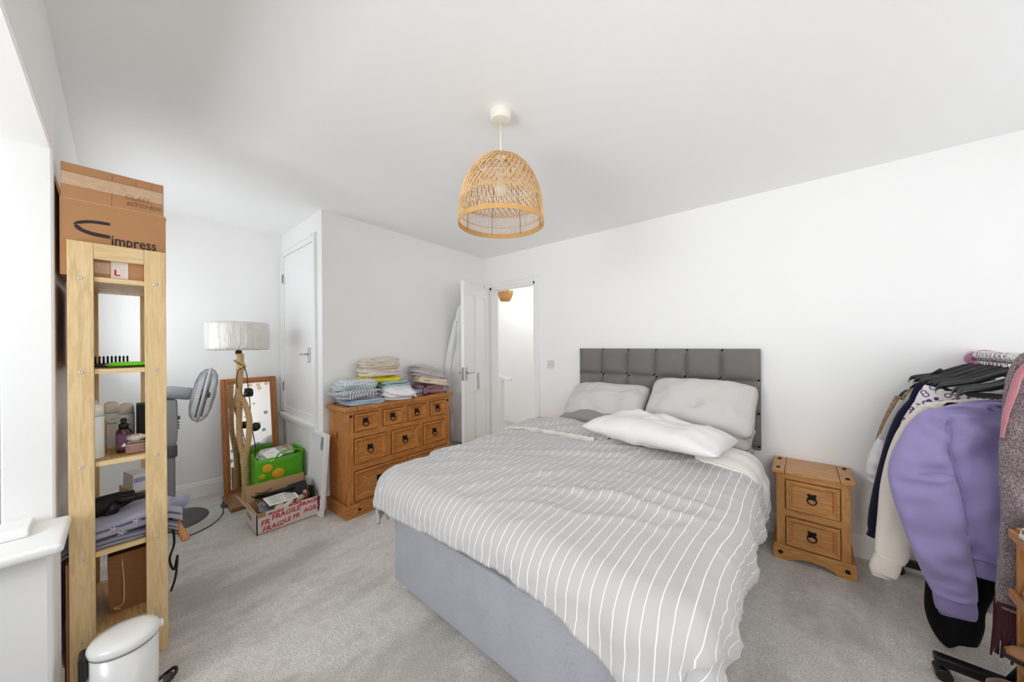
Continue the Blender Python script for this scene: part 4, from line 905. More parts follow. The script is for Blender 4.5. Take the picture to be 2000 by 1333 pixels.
# shelf 3: bottles, perfume, black box
def deo(x, y, z, label, h=.155, r=.026, txt=True, rz=0, grp=None):
    b_ = thing('deodorant_can', label, 'bottle', (x, y, z))
    MB().lathe([(r*.9, 0), (r, .004), (r, h-.006), (r*.97, h)], n=28, sy=.98, sx=.72).build('can_body', simple('white_can', srgb(232, 234, 232), .3) if 'can' not in _tc else _tc['can'], b_, smooth=True, bevel=.001); _tc['can'] = b_.children[0].data.materials[0]
    MB().lathe([(r*.985, h), (r*.985, h+.004)], n=28, sy=.99, sx=.73).build('green_ring', simple('pale_green_ring', srgb(160, 200, 184), .4) if 'gr' not in _tc else _tc['gr'], b_, smooth=True); _tc['gr'] = b_.children[1].data.materials[0]
    MB().lathe([(r*.94, h+.004), (r*.92, h+.030), (r*.80, h+.046), (r*.45, h+.052), (.001, h+.053)], n=28, sy=.98, sx=.72).build('cap', CREAMP, b_, smooth=True)
    if txt: 
        xs = x+r*.72+.0008
        text('lettering', 'Dove', .015, faceX(xs, y-.0175, z+h-.050), simple('dark_blue_ink', srgb(50, 56, 80), .5), b_)
        MB().lathe([(.006, 0), (.0005, .0006)], n=12, M=T(xs, y+.003, z+h-.026, 0, R(90), 0) @ Matrix.Diagonal((.45, 1, 1, 1))).build('gold_emblem', GOLD, b_, world=True)
    return b_
z3 = .8855
deo(-2.375, .022, z3, 'white deodorant can right behind the purple spray bottle'); deo(-2.42, -.024, z3, 'white deodorant can behind and left of the purple spray bottle', h=.162)
deo(-2.245, -.062, z3, 'tall white bottle at the very left front of the bottle shelf', h=.175, r=.022, txt=False); deo(-2.50, -.086, z3, 'white capped can at the back left of the bottle shelf', h=.17, txt=False)
ab = thing('toiletry_bottle', 'slim amber bottle with pale cap behind the left white bottle', 'bottle', (-2.32, -.052, z3))
MB().lathe([(.015, 0), (.016, .003), (.016, .14), (.008, .155)], n=18).build('bottle_body', simple('amber_liquid', srgb(198, 150, 90), .15, coat=.5), ab, smooth=True); MB().lathe([(.0162, .04), (.0162, .065)], n=18, cap=False).build('teal_label', simple('teal_label', srgb(120, 176, 186), .4), ab, smooth=True); MB().lathe([(.009, .154), (.010, .175), (.006, .182)], n=14).build('cap', CREAMP, ab, smooth=True)
spray(-2.285, .012, z3, .98, AMB, PUR, 'brown spray bottle with purple label on the bottle shelf', True)
pf = thing('perfume_bottle', 'pink glass perfume bottle with crystal cap at the right of the bottle shelf', 'perfume', (-2.222, .048, z3))
PK = simple('pink_perfume_glass', srgb(206, 160, 148), .05, coat=1); PK.node_tree.nodes['Principled BSDF'].inputs['Transmission Weight'].default_value = .45; CRY = simple('crystal_cap', srgb(214, 208, 200), .06, .55)
MB().box((-.016, -.032, 0), (.016, .032, .046)).build('bottle_body', PK, pf, bevel=.010, seg=4); MB().box((-.012, -.026, .048), (.012, .026, .054)).build('neck', STEEL, pf, bevel=.002)
m = MB()
m.lathe([(.010, 0), (.017, .004), (.021, .013), (.018, .024), (.010, .030), (.001, .031)], (0, 0, .054), 12, sy=1.45)
m.lathe([(.001, 0), (.010, .004), (.001, .018)], (.002, -.034, .034), 8); m.build('cap', CRY, pf)
bx('black_box', (-2.40, .052, z3), (-2.30, .134, z3+.20), BLACKM, bevel=.002, label='plain black upright box behind the perfume bottle', cat='box')
# shelf 4: towels, hair dryer, small box
z4 = .5205
TOW = fabric('lilac_grey_towel', srgb(170, 170, 190), srgb(136, 136, 158), 260, bump=1.0, sheen=.4, mott=.06); TOW2 = fabric('lilac_grey_towel_dark', srgb(152, 152, 172), srgb(124, 124, 146), 260, bump=1.0, sheen=.4)
def towelmesh(name, z0, th, yl, yr, x0, x1, mat, label, seed, sl=0, lay=3):
    m = MB()
    for k in range(lay):
        rs = []
        for i in range(25):
            y = yl+(yr-yl)*i/24; ring = []
            for a_ in range(20):
                an = 2*math.pi*a_/20; ca, sa = math.cos(an), math.sin(an); e = .45
                X = (x0+x1)/2+(abs(ca)**e)*(1 if ca > 0 else -1)*(x1-x0)/2; Z = th/lay*(k+.5+.5*(abs(sa)**e)*(1 if sa > 0 else -1)*.98)
                droop = 0
                if y < PY0-.01: droop = -(PY0-.01-y)*1.1
                if y > PY3+.005: droop = -(y-PY3-.005)*.7
                nn_ = noise.noise(Vector((X*8, y*8, k+seed)))
                ring.append((X+.008*nn_, y, z0+Z*(1-.0)+sl*(y-yl)+.008*noise.noise(Vector((X*5, y*9, seed)))*(k+1)/lay*(1 if sa > -.5 or k else 0)+droop))
            rs.append(ring)
        m.rings(rs)
    return m.build(name, mat, smooth=True, label=label, cat='towel')
towelmesh('folded_towel', z4, .030, -.150, .175, -2.46, -2.186, TOW2, 'lower lilac-grey towel folded on the fourth shelf', 3, lay=2)
tw = towelmesh('folded_towel', z4+.032, .062, -.128, .190, -2.40, -2.188, TOW, 'upper lilac-grey towel with pale flowers under the hair dryer', 6, sl=.05, lay=2)
WF = simple('pale_embroidery', srgb(206, 196, 196), .9)
for (y, z) in ((-.018, .592), (.005, .565), (.045, .600)):
    m = MB()
    for k in range(5): a_ = 2*math.pi*k/5; m.tube([(0, 0, 0), (0, .008*math.cos(a_), .006*math.sin(a_)), (0, .015*math.cos(a_), .010*math.sin(a_))], [.001, .0022, .0008], 5, M=T(-2.183, y, z))
    m.build('embroidered_flower', WF, tw, world=True)
folded('face_cloth', (-2.27, .178, z4+.060), .10, .06, .040, 2, TOW2, 'small lilac-grey cloth poking out right of the shelf unit', 'towel', seed=44)
hd = thing('hair_dryer', 'black hair dryer lying on the towel on the fourth shelf', 'hair dryer', (-2.33, -.04, .655))
MB().lathe([(.034, -.065), (.040, -.055), (.042, 0), (.036, .055), (.026, .085), (.024, .10)], n=24, M=T(0, -.012, 0, R(82), 0, R(185))).build('barrel', BLACKM, hd, smooth=True); MB().tube([(.0, .0, .0), (.03, .05, .018), (.05, .115, .020)], [.020, .017, .015], 12).build('dryer_handle', BLACKP, hd, smooth=True)
MB().lathe([(.020, 0), (.028, .02), (.030, .035)], n=16, M=T(.03, .035, -.02, R(60), R(20), 0)).build('nozzle', BLACKP, hd, smooth=True)
bb = bx('small_carton', (-.045, -.032, 0), (.045, .032, .085), simple('white_carton', srgb(226, 226, 226), .5), bevel=.001, label='small white carton with blue stripes behind the hair dryer', cat='carton'); bb.matrix_world = T(-2.49, .055, z4+.063+.07, 0, R(4), R(20))
bx('carton_riser', (-.06, -.05, -.07), (.055, .045, -.001), simple('kraft_carton', srgb(186, 150, 104), .7), label='kraft carton standing beneath the small striped carton', cat='carton').matrix_world = T(-2.53, .055, z4+.063+.07-.06, 0, 0, R(10))
m = MB()
for k in range(9): m.box((.0452, -.028+k*.0065, .045), (.0458, -.0245+k*.0065, .068))
m.build('blue_stripe', simple('blue_stripes', srgb(96, 120, 160), .5), bb)
# wooden brush handle and black cables on the right side
MB().tube([(-2.30, .147, .585), (-2.22, .176, .52), (-2.175, .200, .455), (-2.172, .202, .450)], [.010, .012, .015, .008], 14).build('brush_handle', wood('handle_wood', srgb(198, 136, 82), srgb(176, 112, 60), 'z', knots=False), smooth=True, label='smooth wooden brush handle hanging out right of the towels', cat='brush')
MB().tube(spline([(-2.24, .155, .56), (-2.23, .165, .44), (-2.24, .15, .36), (-2.25, .165, .30), (-2.23, .175, .37), (-2.22, .168, .28), (-2.26, .155, .20)], 8), .0045, 6).build('cable', BLACKP, smooth=True, label='black cable dangling beside the lower half of the shelf unit', cat='cable')
# bottom shelf: brown paper bag with string handle
pb = thing('paper_bag', 'brown paper bag standing on the bottom shelf of the birch unit', 'bag', (-2.38, .055, .19))
KR = simple('kraft_paper', srgb(150, 102, 62), .85, var=.12, vs_=12, bump=.3, bs=20, bd=.01)
m = MB(); rs = []
for z, wy, wx in ((0, .085, .10), (.10, .088, .105), (.20, .09, .11), (.255, .088, .112)): rs.append([(a*wx+.003*math.sin(z*30+a), b_*wy-.0, z+.001) for a, b_ in ((1, 1), (-1, 1), (-1, -1), (0, -1.02), (1, -1), (1.02, 0))])
m.rings(rs, cap=False); m.build('bag_body', KR, pb, solid=.002); MB().box((-.09, -.08, .001), (.09, .08, .004)).build('bag_base', KR, pb)
MB().tube(spline([(.113, -.05, .235), (.118, -.045, .12), (.120, -.048, .04), (.117, -.075, .03), (.121, -.055, .02)], 8), .0022, 6).build('string_handle', simple('string', srgb(206, 180, 130), .9), pb, smooth=True)
bx('cardboard_sheet', (-2.60, -.1385, .02), (-2.175, -.1320, .50), CARD, label='flat cardboard sheet standing beside the left foot of the shelf unit', cat='cardboard')

# ================================================================== PEDAL BIN
bn = thing('pedal_bin', 'small white pedal bin with black pedal in front of the shelf unit', 'bin', (-1.925, .010, 0))
BW = simple('white_enamel', srgb(236, 236, 233), .28, coat=.4)
MB().lathe([(.078, .004), (.084, .010), (.087, .02), (.088, .250)], n=48).build('bin_body', BW, bn, smooth=True); MB().lathe([(.080, 0), (.082, .012)], n=40).build('base_ring', BLACKP, bn)
MB().lathe([(.0892, .2505), (.0895, .256)], n=48).build('grey_seal', simple('bin_seal', srgb(150, 150, 152), .4), bn, smooth=True)
MB().lathe([(.0905, .2565), (.0925, .262), (.0915, .274), (.084, .285), (.060, .293), (.030, .296), (.001, .297)], n=48).build('lid', BW, bn, smooth=True)
MB().box((-.035, -.108, .185), (.035, -.086, .270)).build('hinge_cover', BLACKP, bn, bevel=.008)
MB().box((-.013, .090, .252), (.013, .101, .272)).build('lid_tab', BW, bn, bevel=.004)
m = MB().tube(spline([(-.020, .07, .018), (-.030, .105, .03), (-.020, .130, .045), (.0, .136, .048), (.020, .130, .045), (.030, .105, .03), (.020, .07, .018)], 6), .006, 8)
m.build('pedal', BLACKP, bn, smooth=True); MB().box((-.022, .098, .028), (.022, .128, .034), T(0, 0, 0)).build('pedal_plate', FAND, bn, bevel=.002)

# ================================================================== ROBES BEHIND THE DOOR
def loft(m, path, seed=0, n=26, amp=.012, freq=9, ydir=Vector((0, 1, 0)), pw=.7):
    """path rows: (x, z, half width, depth, y); flattened tube whose width lies across the path in the x-z plane"""
    rs = []; P = [Vector((p[0], 0, p[1])) for p in path]
    for i, p in enumerate(path):
        d_ = (P[min(i+1, len(P)-1)]-P[max(i-1, 0)]).normalized(); wv = Vector((d_.z, 0, -d_.x)); ring = []
        for k in range(n):
            a_ = 2*math.pi*k/n; ca, sa = math.cos(a_), math.sin(a_)
            c2 = (abs(ca)**pw)*(1 if ca > 0 else -1); s2 = (abs(sa)**pw)*(1 if sa > 0 else -1)
            f = amp*noise.noise(Vector((c2*p[2]*freq*1.6+seed, i*.22, seed+(1 if sa > 0 else 4))))*2
            ring.append(P[i]+Vector((0, p[4], 0))+wv*(c2*p[2])+ydir*(s2*p[3]+f*abs(sa)))
        rs.append(ring)
    m.rings(rs); return m
def interp(rows, n):
    R_ = [Vector(r[:3]) for r in rows]; a = spline([r[:3] for r in rows], n); b = spline([(r[3], r[4], 0) for r in rows], n)
    return [(p.x, p.y, max(p.z, .004), max(q_.x, .003), q_.y) for p, q_ in zip(a, b)]
TWH = fabric('white_towelling', srgb(236, 236, 236), bump=.8, scale=200, mott=.02)
rb = thing('bathrobe', 'white bathrobe hanging behind the open bedroom door', 'robe', (-2.925, 2.445, .28))
def on_door(path, rx): return path
RBM = T(-2.925, 2.445, 0, 0, 0, R(24))
m = MB(); loft(m, interp([(.085, 1.80, .015, .02, 0), (.065, 1.72, .045, .03, 0), (.045, 1.5, .070, .035, 0), (.005, 1.2, .105, .04, 0), (-.005, .93, .115, .04, 0), (.02, .6, .09, .04, 0), (.03, .28, .09, .04, 0)], 8), 3, amp=.018, freq=16)
m.v = [tuple(RBM @ Vector(p)) for p in m.v]; m.build('robe_body', TWH, rb, world=True, smooth=True)
m = MB(); loft(m, interp([(.02, 1.62, .02, .02, -.03), (-.02, 1.4, .035, .03, -.035), (-.065, 1.15, .040, .035, -.035), (-.085, .95, .045, .035, -.03), (-.087, .90, .04, .03, -.03)], 8), 5, amp=.010)
m.v = [tuple(RBM @ Vector(p)) for p in m.v]; m.build('robe_sleeve', TWH, rb, world=True, smooth=True)
m = MB(); loft(m, interp([(-2.805, 1.66, .015, .018, 2.47), (-2.80, 1.3, .028, .02, 2.47), (-2.80, .85, .028, .02, 2.47)], 6), 7, amp=.006)
m.build('dark_dress', fabric('slate_grey', srgb(120, 124, 136)), smooth=True, label='slate grey garment hanging between the white bathrobe and the door', cat='clothes')

# ================================================================== CLOTHES RAIL
cr = thing('clothes_rail', 'black wheeled clothes rail loaded with hangers beside the back wall', 'clothes rail', (.70, 2.58, 0))
RX, RZ = .70, 1.262
MB().tube([(RX, 2.13, RZ), (RX, 2.985, RZ)], .0125, 14).build('top_rail', STEEL, cr, world=True, smooth=True)
for y in (2.15, 2.965):
    MB().tube([(RX, y, .07), (RX, y, RZ)], .0125, 12).build('upright', BLACKP, cr, world=True, smooth=True)
    MB().box((RX-.30, y-.022, .052), (RX+.30, y+.022, .088)).build('foot', BLACKP, cr, world=True, bevel=.008, seg=3)
    for x in (RX-.275, RX+.275): MB().tube([(x-.002, y-.030, .024), (x-.002, y+.030, .024)], .0235, 16).build('castor', BLACKP, cr, world=True, smooth=False, bevel=.003)
    MB().tube([(RX-.12, y, .09), (RX-.01, y, .34)], .010, 8).build('brace', BLACKP, cr, world=True, smooth=True)
MB().tube([(RX, 2.15, .20), (RX, 2.965, .20)], .010, 10).build('lower_rail', BLACKP, cr, world=True, smooth=True)
def hanger_mesh(root, wide=.215):
    pts = spline([(-wide, 0, -.155), (-wide*.93, 0, -.128), (-wide*.55, 0, -.105), (-.05, 0, -.070), (0, 0, -.052), (.05, 0, -.070), (wide*.55, 0, -.105), (wide*.93, 0, -.128), (wide, 0, -.155)], 5)
    m = MB(); rs = []
    for i, p in enumerate(pts):
        k = .010 if abs(p.x) < wide*.98 else .006; rs.append([(p.x, .008*c1, p.z+k*c2) for c1, c2 in ((1, .4), (.5, 1), (-.5, 1), (-1, .4), (-.8, -1), (.8, -1))])
    m.rings(rs); m.build('hanger_body', BLACKP, root, smooth=True)
    m = MB().tube([(-wide*.88, 0, -.145), (wide*.88, 0, -.145)], .004, 6); m.build('trouser_bar', BLACKP, root, smooth=True)
    hk = [(0, 0, -.055), (0, 0, -.028)]+[(.0175*math.sin(a_)*-1, 0, .004+.0185*-math.cos(a_)) for a_ in np.linspace(.35, 4.6, 16)]
    MB().tube(hk, .0022, 6).build('hook', CHROME, root, smooth=True)
hg = thing('coat_hanger', 'black plastic coat hanger with chrome hook on the clothes rail', 'hanger', (RX, 2.33, RZ+.014), R(3), group='coat hangers on the clothes rail')
hanger_mesh(hg)
HY_ = [2.22, 2.28, 2.42, 2.50, 2.56, 2.61, 2.66, 2.71, 2.755, 2.795, 2.83, 2.865, 2.90, 2.93]
for k, y in enumerate(HY_):
    dup(hg, (RX-.01+.012*math.sin(k*2.3), y, RZ+.014), R(random.uniform(-7, 7)))
WH = simple('white_hook', srgb(222, 222, 220), .3)
h2 = thing('coat_hanger', 'slim white wire hanger among the black ones on the rail', 'hanger', (RX, 2.345, RZ+.014), R(-4), group='white wire hangers on the clothes rail')
MB().tube([(-.19, 0, -.14), (0, 0, -.05), (.19, 0, -.14), (-.19, 0, -.14)], .002, 6).build('wire_body', WH, h2); MB().tube([(0, 0, -.05), (0, 0, -.026)]+[(.0185*math.sin(a_)*-1, 0, .004+.019*-math.cos(a_)) for a_ in np.linspace(.3, 4.6, 14)], .0030, 6).build('hook', WH, h2, smooth=True)
for k, y in enumerate((2.38, 2.445, 2.475, 2.53, 2.585, 2.635, 2.685, 2.73, 2.775, 2.815, 2.85, 2.885)): dup(h2, (RX, y, RZ+.014), R(random.uniform(-6, 6)))

def garment(name, Y, mat, label, body, sleeves=(), cat='clothes', amp=.010, hem=None, extra=None):
    g = thing(name, label, cat, (RX, Y, body[-1][1]-.0))
    m = MB(); loft(m, interp([(x, z, w_, d_, Y+dy) for x, z, w_, d_, dy in body], 8), Y*10, n=40, amp=amp, freq=11, pw=.75); m.build('body', mat, g, world=True, smooth=True)
    for sl in sleeves:
        m = MB(); loft(m, interp([(x, z, w_, d_, Y+dy) for x, z, w_, d_, dy in sl], 8), Y*7+1, n=26, amp=amp*.6); m.build('sleeve', mat, g, world=True, smooth=True)
    return g
LAV = fabric('lavender_fleece', srgb(154, 144, 190), srgb(140, 129, 176), 320, bump=.3, sheen=.3, mott=.05); LAVR = fabric('lavender_rib', srgb(146, 136, 182), sheen=.2)
CRE = fabric('cream_fleece', srgb(236, 226, 214), sheen=.2, mott=.03); NAV = fabric('navy_fleece', srgb(28, 28, 52), sheen=.15); BLK = fabric('black_jersey', srgb(12, 12, 14), sheen=.05)
g = garment('sweatshirt', 2.285, LAV, 'lavender sweatshirt on the front hanger of the clothes rail',
    [(.655, 1.115, .085, .018, 0), (.655, 1.098, .14, .022, 0), (.655, 1.062, .215, .030, 0), (.655, 1.00, .235, .040, 0), (.655, .85, .24, .050, .0), (.655, .65, .235, .055, 0), (.655, .50, .225, .05, 0), (.655, .475, .20, .04, 0), (.655, .47, .19, .04, 0)],
    [[(.452, 1.045, .035, .02, -.005), (.425, 1.00, .055, .032, -.015), (.398, .90, .075, .042, -.03), (.385, .80, .092, .046, -.04), (.392, .72, .098, .048, -.045), (.412, .60, .092, .046, -.045), (.442, .45, .080, .042, -.04), (.468, .33, .066, .038, -.035), (.476, .285, .055, .034, -.03), (.477, .275, .048, .032, -.03)],
     [(.86, 1.04, .04, .02, 0), (.90, .90, .07, .04, 0), (.92, .7, .08, .045, 0), (.90, .45, .06, .04, 0), (.89, .28, .05, .035, 0)]], 'sweatshirt', amp=.030)
m = MB(); loft(m, interp([(.474, .300, .056, .036, 2.255), (.477, .26, .057, .037, 2.255), (.479, .225, .053, .034, 2.255), (.479, .222, .045, .03, 2.255)], 3), 4, amp=.002); m.build('cuff', LAVR, g, world=True, smooth=True)
m = MB(); loft(m, interp([(.655, .475, .198, .042, 2.285), (.655, .44, .203, .044, 2.285), (.655, .405, .20, .042, 2.285), (.655, .40, .19, .04, 2.285)], 3), 5, n=40, amp=.004); m.build('hem_band', LAVR, g, world=True, smooth=True)
MB().tube(spline([(.565, 2.262, 1.098), (.60, 2.25, 1.068), (.655, 2.242, 1.052), (.71, 2.25, 1.068), (.745, 2.262, 1.098)], 8), [.009]*33, 8).build('neck_band', LAVR, g, world=True, smooth=True)
for pts in ([(.462, 2.243, 1.03), (.455, 2.228, .96), (.468, 2.222, .86), (.495, 2.222, .745)], [(.328, 2.20, .768), (.37, 2.192, .79), (.44, 2.196, .81), (.488, 2.215, .80)]):
    MB().tube(spline(pts, 6), .0016, 5).build('seam', LAVR, g, world=True, smooth=True)
garment('dress', 2.355, BLK, 'long black garment showing below the lavender sweatshirt',
    [(.64, 1.10, .08, .014, 0), (.64, 1.05, .17, .016, 0), (.60, .8, .16, .018, 0), (.54, .45, .11, .02, 0), (.500, .25, .085, .024, 0), (.495, .14, .080, .026, 0), (.500, .06, .060, .022, 0), (.505, .045, .04, .016, 0)], amp=.006)
g = garment('sweatshirt', 2.425, CRE, 'cream sweatshirt hanging directly behind the lavender one',
    [(.655, 1.10, .09, .016, 0), (.655, 1.07, .20, .020, 0), (.655, 1.0, .235, .024, 0), (.66, .6, .235, .026, 0), (.665, .33, .21, .024, 0), (.665, .21, .20, .022, 0), (.665, .195, .19, .02, 0)],
    [[(.455, 1.05, .035, .018, 0), (.42, .96, .055, .026, 0), (.39, .84, .068, .028, 0), (.362, .66, .072, .030, 0), (.345, .48, .068, .030, 0), (.325, .34, .058, .028, 0), (.315, .30, .050, .026, 0)]], 'sweatshirt', amp=.008)
m = MB(); loft(m, interp([(.315, .305, .046, .025, 2.425), (.306, .27, .050, .027, 2.425), (.295, .225, .048, .026, 2.425), (.294, .22, .04, .02, 2.425)], 3), 4, amp=.002); m.build('cuff', CRE, g, world=True, smooth=True)
t = NT('ikat_print'); t.p(Roughness=.9); wv_ = t.n('ShaderNodeTexVoronoi'); wv_.inputs['Scale'].default_value = 42; t.l(t.tex(), wv_.inputs['Vector'])
t.col(t.mix(t.ramp(wv_.outputs['Distance'], [(.30, (0, 0, 0, 1)), (.36, (1, 1, 1, 1)), (.46, (1, 1, 1, 1)), (.52, (0, 0, 0, 1))]), srgb(222, 214, 218), srgb(60, 60, 92))); IKAT = t.m
garment('printed_blouse', 2.478, IKAT, 'pale blouse with navy ring print behind the cream sweatshirt',
    [(.655, 1.115, .10, .012, 0), (.655, 1.088, .20, .014, 0), (.65, 1.04, .245, .016, 0), (.65, .8, .24, .018, 0), (.65, .45, .22, .018, 0)], [[(.44, 1.05, .035, .014, 0), (.41, .95, .045, .016, 0), (.40, .85, .05, .016, 0)]], 'blouse', amp=.004)
garment('sweatshirt', 2.555, NAV, 'navy sweatshirt with long sleeve hanging lowest on the left of the rail',
    [(.65, 1.125, .10, .016, 0), (.65, 1.10, .20, .018, 0), (.645, 1.04, .245, .02, 0), (.64, .7, .24, .024, 0), (.64, .42, .22, .024, 0)],
    [[(.445, 1.06, .04, .018, 0), (.41, .96, .055, .026, 0), (.385, .82, .066, .028, 0), (.345, .62, .062, .028, 0), (.312, .47, .050, .026, 0), (.292, .39, .036, .022, 0), (.284, .36, .026, .02, 0), (.278, .335, .026, .02, 0)]], 'sweatshirt', amp=.008)
garment('jacket', 2.605, fabric('charcoal_wool', srgb(38, 36, 40)), 'charcoal jacket behind the navy sweatshirt on the rail',
    [(.65, 1.12, .12, .018, 0), (.65, 1.09, .21, .02, 0), (.65, .9, .24, .022, 0), (.65, .5, .22, .024, 0)], amp=.006)
garment('shirt', 2.655, fabric('pale_grey_shirt', srgb(190, 186, 186)), 'pale grey shirt edge between the navy and the knitted jumper',
    [(.64, 1.125, .10, .012, 0), (.64, 1.10, .21, .014, 0), (.64, .9, .265, .016, 0), (.64, .6, .26, .018, 0)], [[(.42, 1.04, .035, .012, 0), (.385, .92, .045, .014, 0), (.36, .82, .05, .016, 0)]], 'shirt', amp=.004)
garment('blouse', 2.70, fabric('white_ruffle', srgb(236, 236, 238), wr=.6), 'white ruffled blouse cuff sticking out at the left of the rail',
    [(.64, 1.125, .10, .012, 0), (.64, 1.09, .20, .014, 0), (.64, .6, .24, .016, 0)], [[(.415, .98, .04, .012, 0), (.385, .88, .045, .018, 0), (.352, .76, .060, .030, 0), (.33, .66, .062, .034, 0), (.318, .59, .050, .03, 0), (.312, .57, .03, .02, 0)]], 'blouse', amp=.02)
t = NT('tapestry_knit'); t.p(Roughness=1); v = t.tex(); n1 = t.noise(v, 60, 3, .7)
t.col(t.ramp(n1, [(.34, srgb(60, 76, 70)), (.43, srgb(110, 96, 78)), (.50, srgb(186, 156, 100)), (.56, srgb(104, 52, 48)), (.64, srgb(176, 172, 162))])); t.bump(n1, .8, .01); TAP = t.m
garment('cardigan', 2.755, TAP, 'multicoloured tapestry-knit cardigan near the wall end of the rail',
    [(.64, 1.12, .10, .016, 0), (.64, 1.09, .21, .018, 0), (.64, .9, .265, .022, 0), (.64, .6, .26, .022, 0)], [[(.42, 1.05, .035, .016, 0), (.395, .95, .045, .018, 0), (.37, .84, .05, .02, 0), (.352, .74, .05, .02, 0)]], 'cardigan', amp=.006)
garment('skirt', 2.82, fabric('bottle_green', srgb(40, 76, 64)), 'bottle green garment by the wall at the far end of the rail',
    [(.62, 1.10, .10, .016, 0), (.62, 1.06, .20, .018, 0), (.60, .8, .27, .02, 0), (.60, .56, .27, .02, 0)], amp=.008)
garment('coat', 2.90, fabric('black_coat', srgb(20, 20, 24)), 'black coat hanging last against the wall on the rail',
    [(.66, 1.13, .10, .02, 0), (.66, 1.10, .20, .022, 0), (.67, .9, .23, .024, 0), (.67, .4, .20, .024, 0), (.67, .22, .16, .02, 0)], amp=.006)
folded('sleeve_cuff_blue', (0, 0, 0), .05, .07, .03, 1, GB, 'pale blue denim cuff poking out between navy and cream sleeves', 'cuff', seed=51).matrix_world = T(.375, 2.49, .79, R(60), R(20), 0)
# pink fluffy ring at the wall end
FUR = fabric('pink_plush', srgb(198, 132, 160), srgb(170, 100, 132), 160, bump=1.2, sheen=.6)
m = MB(); m.tube([(.735+.052*math.cos(a_), 2.965+.006*math.sin(3*a_), 1.255+.030*math.sin(a_)) for a_ in [2*math.pi*k/30 for k in range(30)]], .020, 10, loop=True, twist=lambda i, a_: 1+.10*math.sin(i*5+a_*3))
m.build('fluffy_headband', FUR, smooth=True, label='pink fluffy headband hooked over the wall end of the rail', cat='headband')
# scarf over the near end of the rail
t = NT('speckled_scarf'); t.p(Roughness=1); v = t.tex('Object', (1, 1, .6)); n1 = t.noise(v, 260, 3, .75); nb_ = t.noise(t.tex(), 3)
t.col(t.mix(t.ramp(n1, [(.38, (0, 0, 0, 1)), (.66, (1, 1, 1, 1))]), srgb(74, 34, 48), srgb(190, 172, 176))); t.bump(n1, 1, .01); SCF = t.m; t.b.inputs['Sheen Weight'].default_value = .5
SCP = fabric('pink_scarf_edge', srgb(194, 128, 138), srgb(166, 100, 112), 200, bump=1, sheen=.6)
sc = thing('scarf', 'speckled burgundy and white woolly scarf draped over the near rail end', 'scarf', (.60, 2.12, .2))
m = MB(); loft(m, interp([(.66, 1.285, .045, .020, 2.125), (.635, 1.26, .055, .022, 2.11), (.620, 1.18, .060, .024, 2.10), (.610, 1.04, .058, .024, 2.10), (.598, .90, .052, .022, 2.10), (.588, .72, .038, .022, 2.10), (.580, .55, .036, .022, 2.10), (.572, .42, .034, .02, 2.10), (.570, .38, .030, .018, 2.10)], 10), 9, amp=.012); m.build('scarf_front', SCF, sc, world=True, smooth=True)
m = MB(); loft(m, interp([(.618, 1.285, .009, .009, 2.085), (.588, 1.24, .009, .010, 2.078), (.570, 1.16, .009, .009, 2.076), (.556, 1.08, .007, .008, 2.078), (.550, 1.0, .003, .006, 2.085)], 8), 2, amp=.004); m.build('pink_edge', SCP, sc, world=True, smooth=True)
m = MB(); loft(m, interp([(.69, 1.27, .04, .02, 2.16), (.68, 1.1, .06, .02, 2.17), (.66, .8, .06, .02, 2.18), (.64, .5, .05, .02, 2.18), (.625, .3, .045, .02, 2.18)], 8), 12, amp=.012); m.build('scarf_back', SCF, sc, world=True, smooth=True)
m = MB(); BUR = fabric('burgundy_fringe', srgb(72, 22, 38), bump=.8, sheen=.4)
for k in range(34):
    x_ = .541+.058*(k % 17)/16; y_ = 2.085+.03*(k//17); L_ = random.uniform(.17, .22)
    m.tube([(x_, y_, .40), (x_+random.uniform(-.006, .004), y_, .40-L_*.5), (x_+random.uniform(-.018, .008), y_+random.uniform(-.01, .01), .40-L_)], [.005, .0048, .003], 5)
m.build('fringe', BUR, sc, world=True, kind='stuff')
m = MB()
for k in range(16):
    x_ = .585+.07*k/15; L_ = random.uniform(.14, .2); m.tube([(x_, 2.18, .32), (x_+random.uniform(-.01, .01), 2.18, .32-L_)], [.005, .003], 5)
m.build('pink_fringe', fabric('dusty_pink_fringe', srgb(176, 132, 146), bump=.8), sc, world=True, kind='stuff')
garment('trousers', 2.235, fabric('midnight_navy', srgb(22, 26, 44)), 'midnight navy garment hanging right of the speckled scarf',
    [(.72, 1.09, .03, .012, 0), (.72, .98, .10, .014, 0), (.73, .8, .12, .016, 0), (.73, .62, .11, .016, 0)], amp=.004)

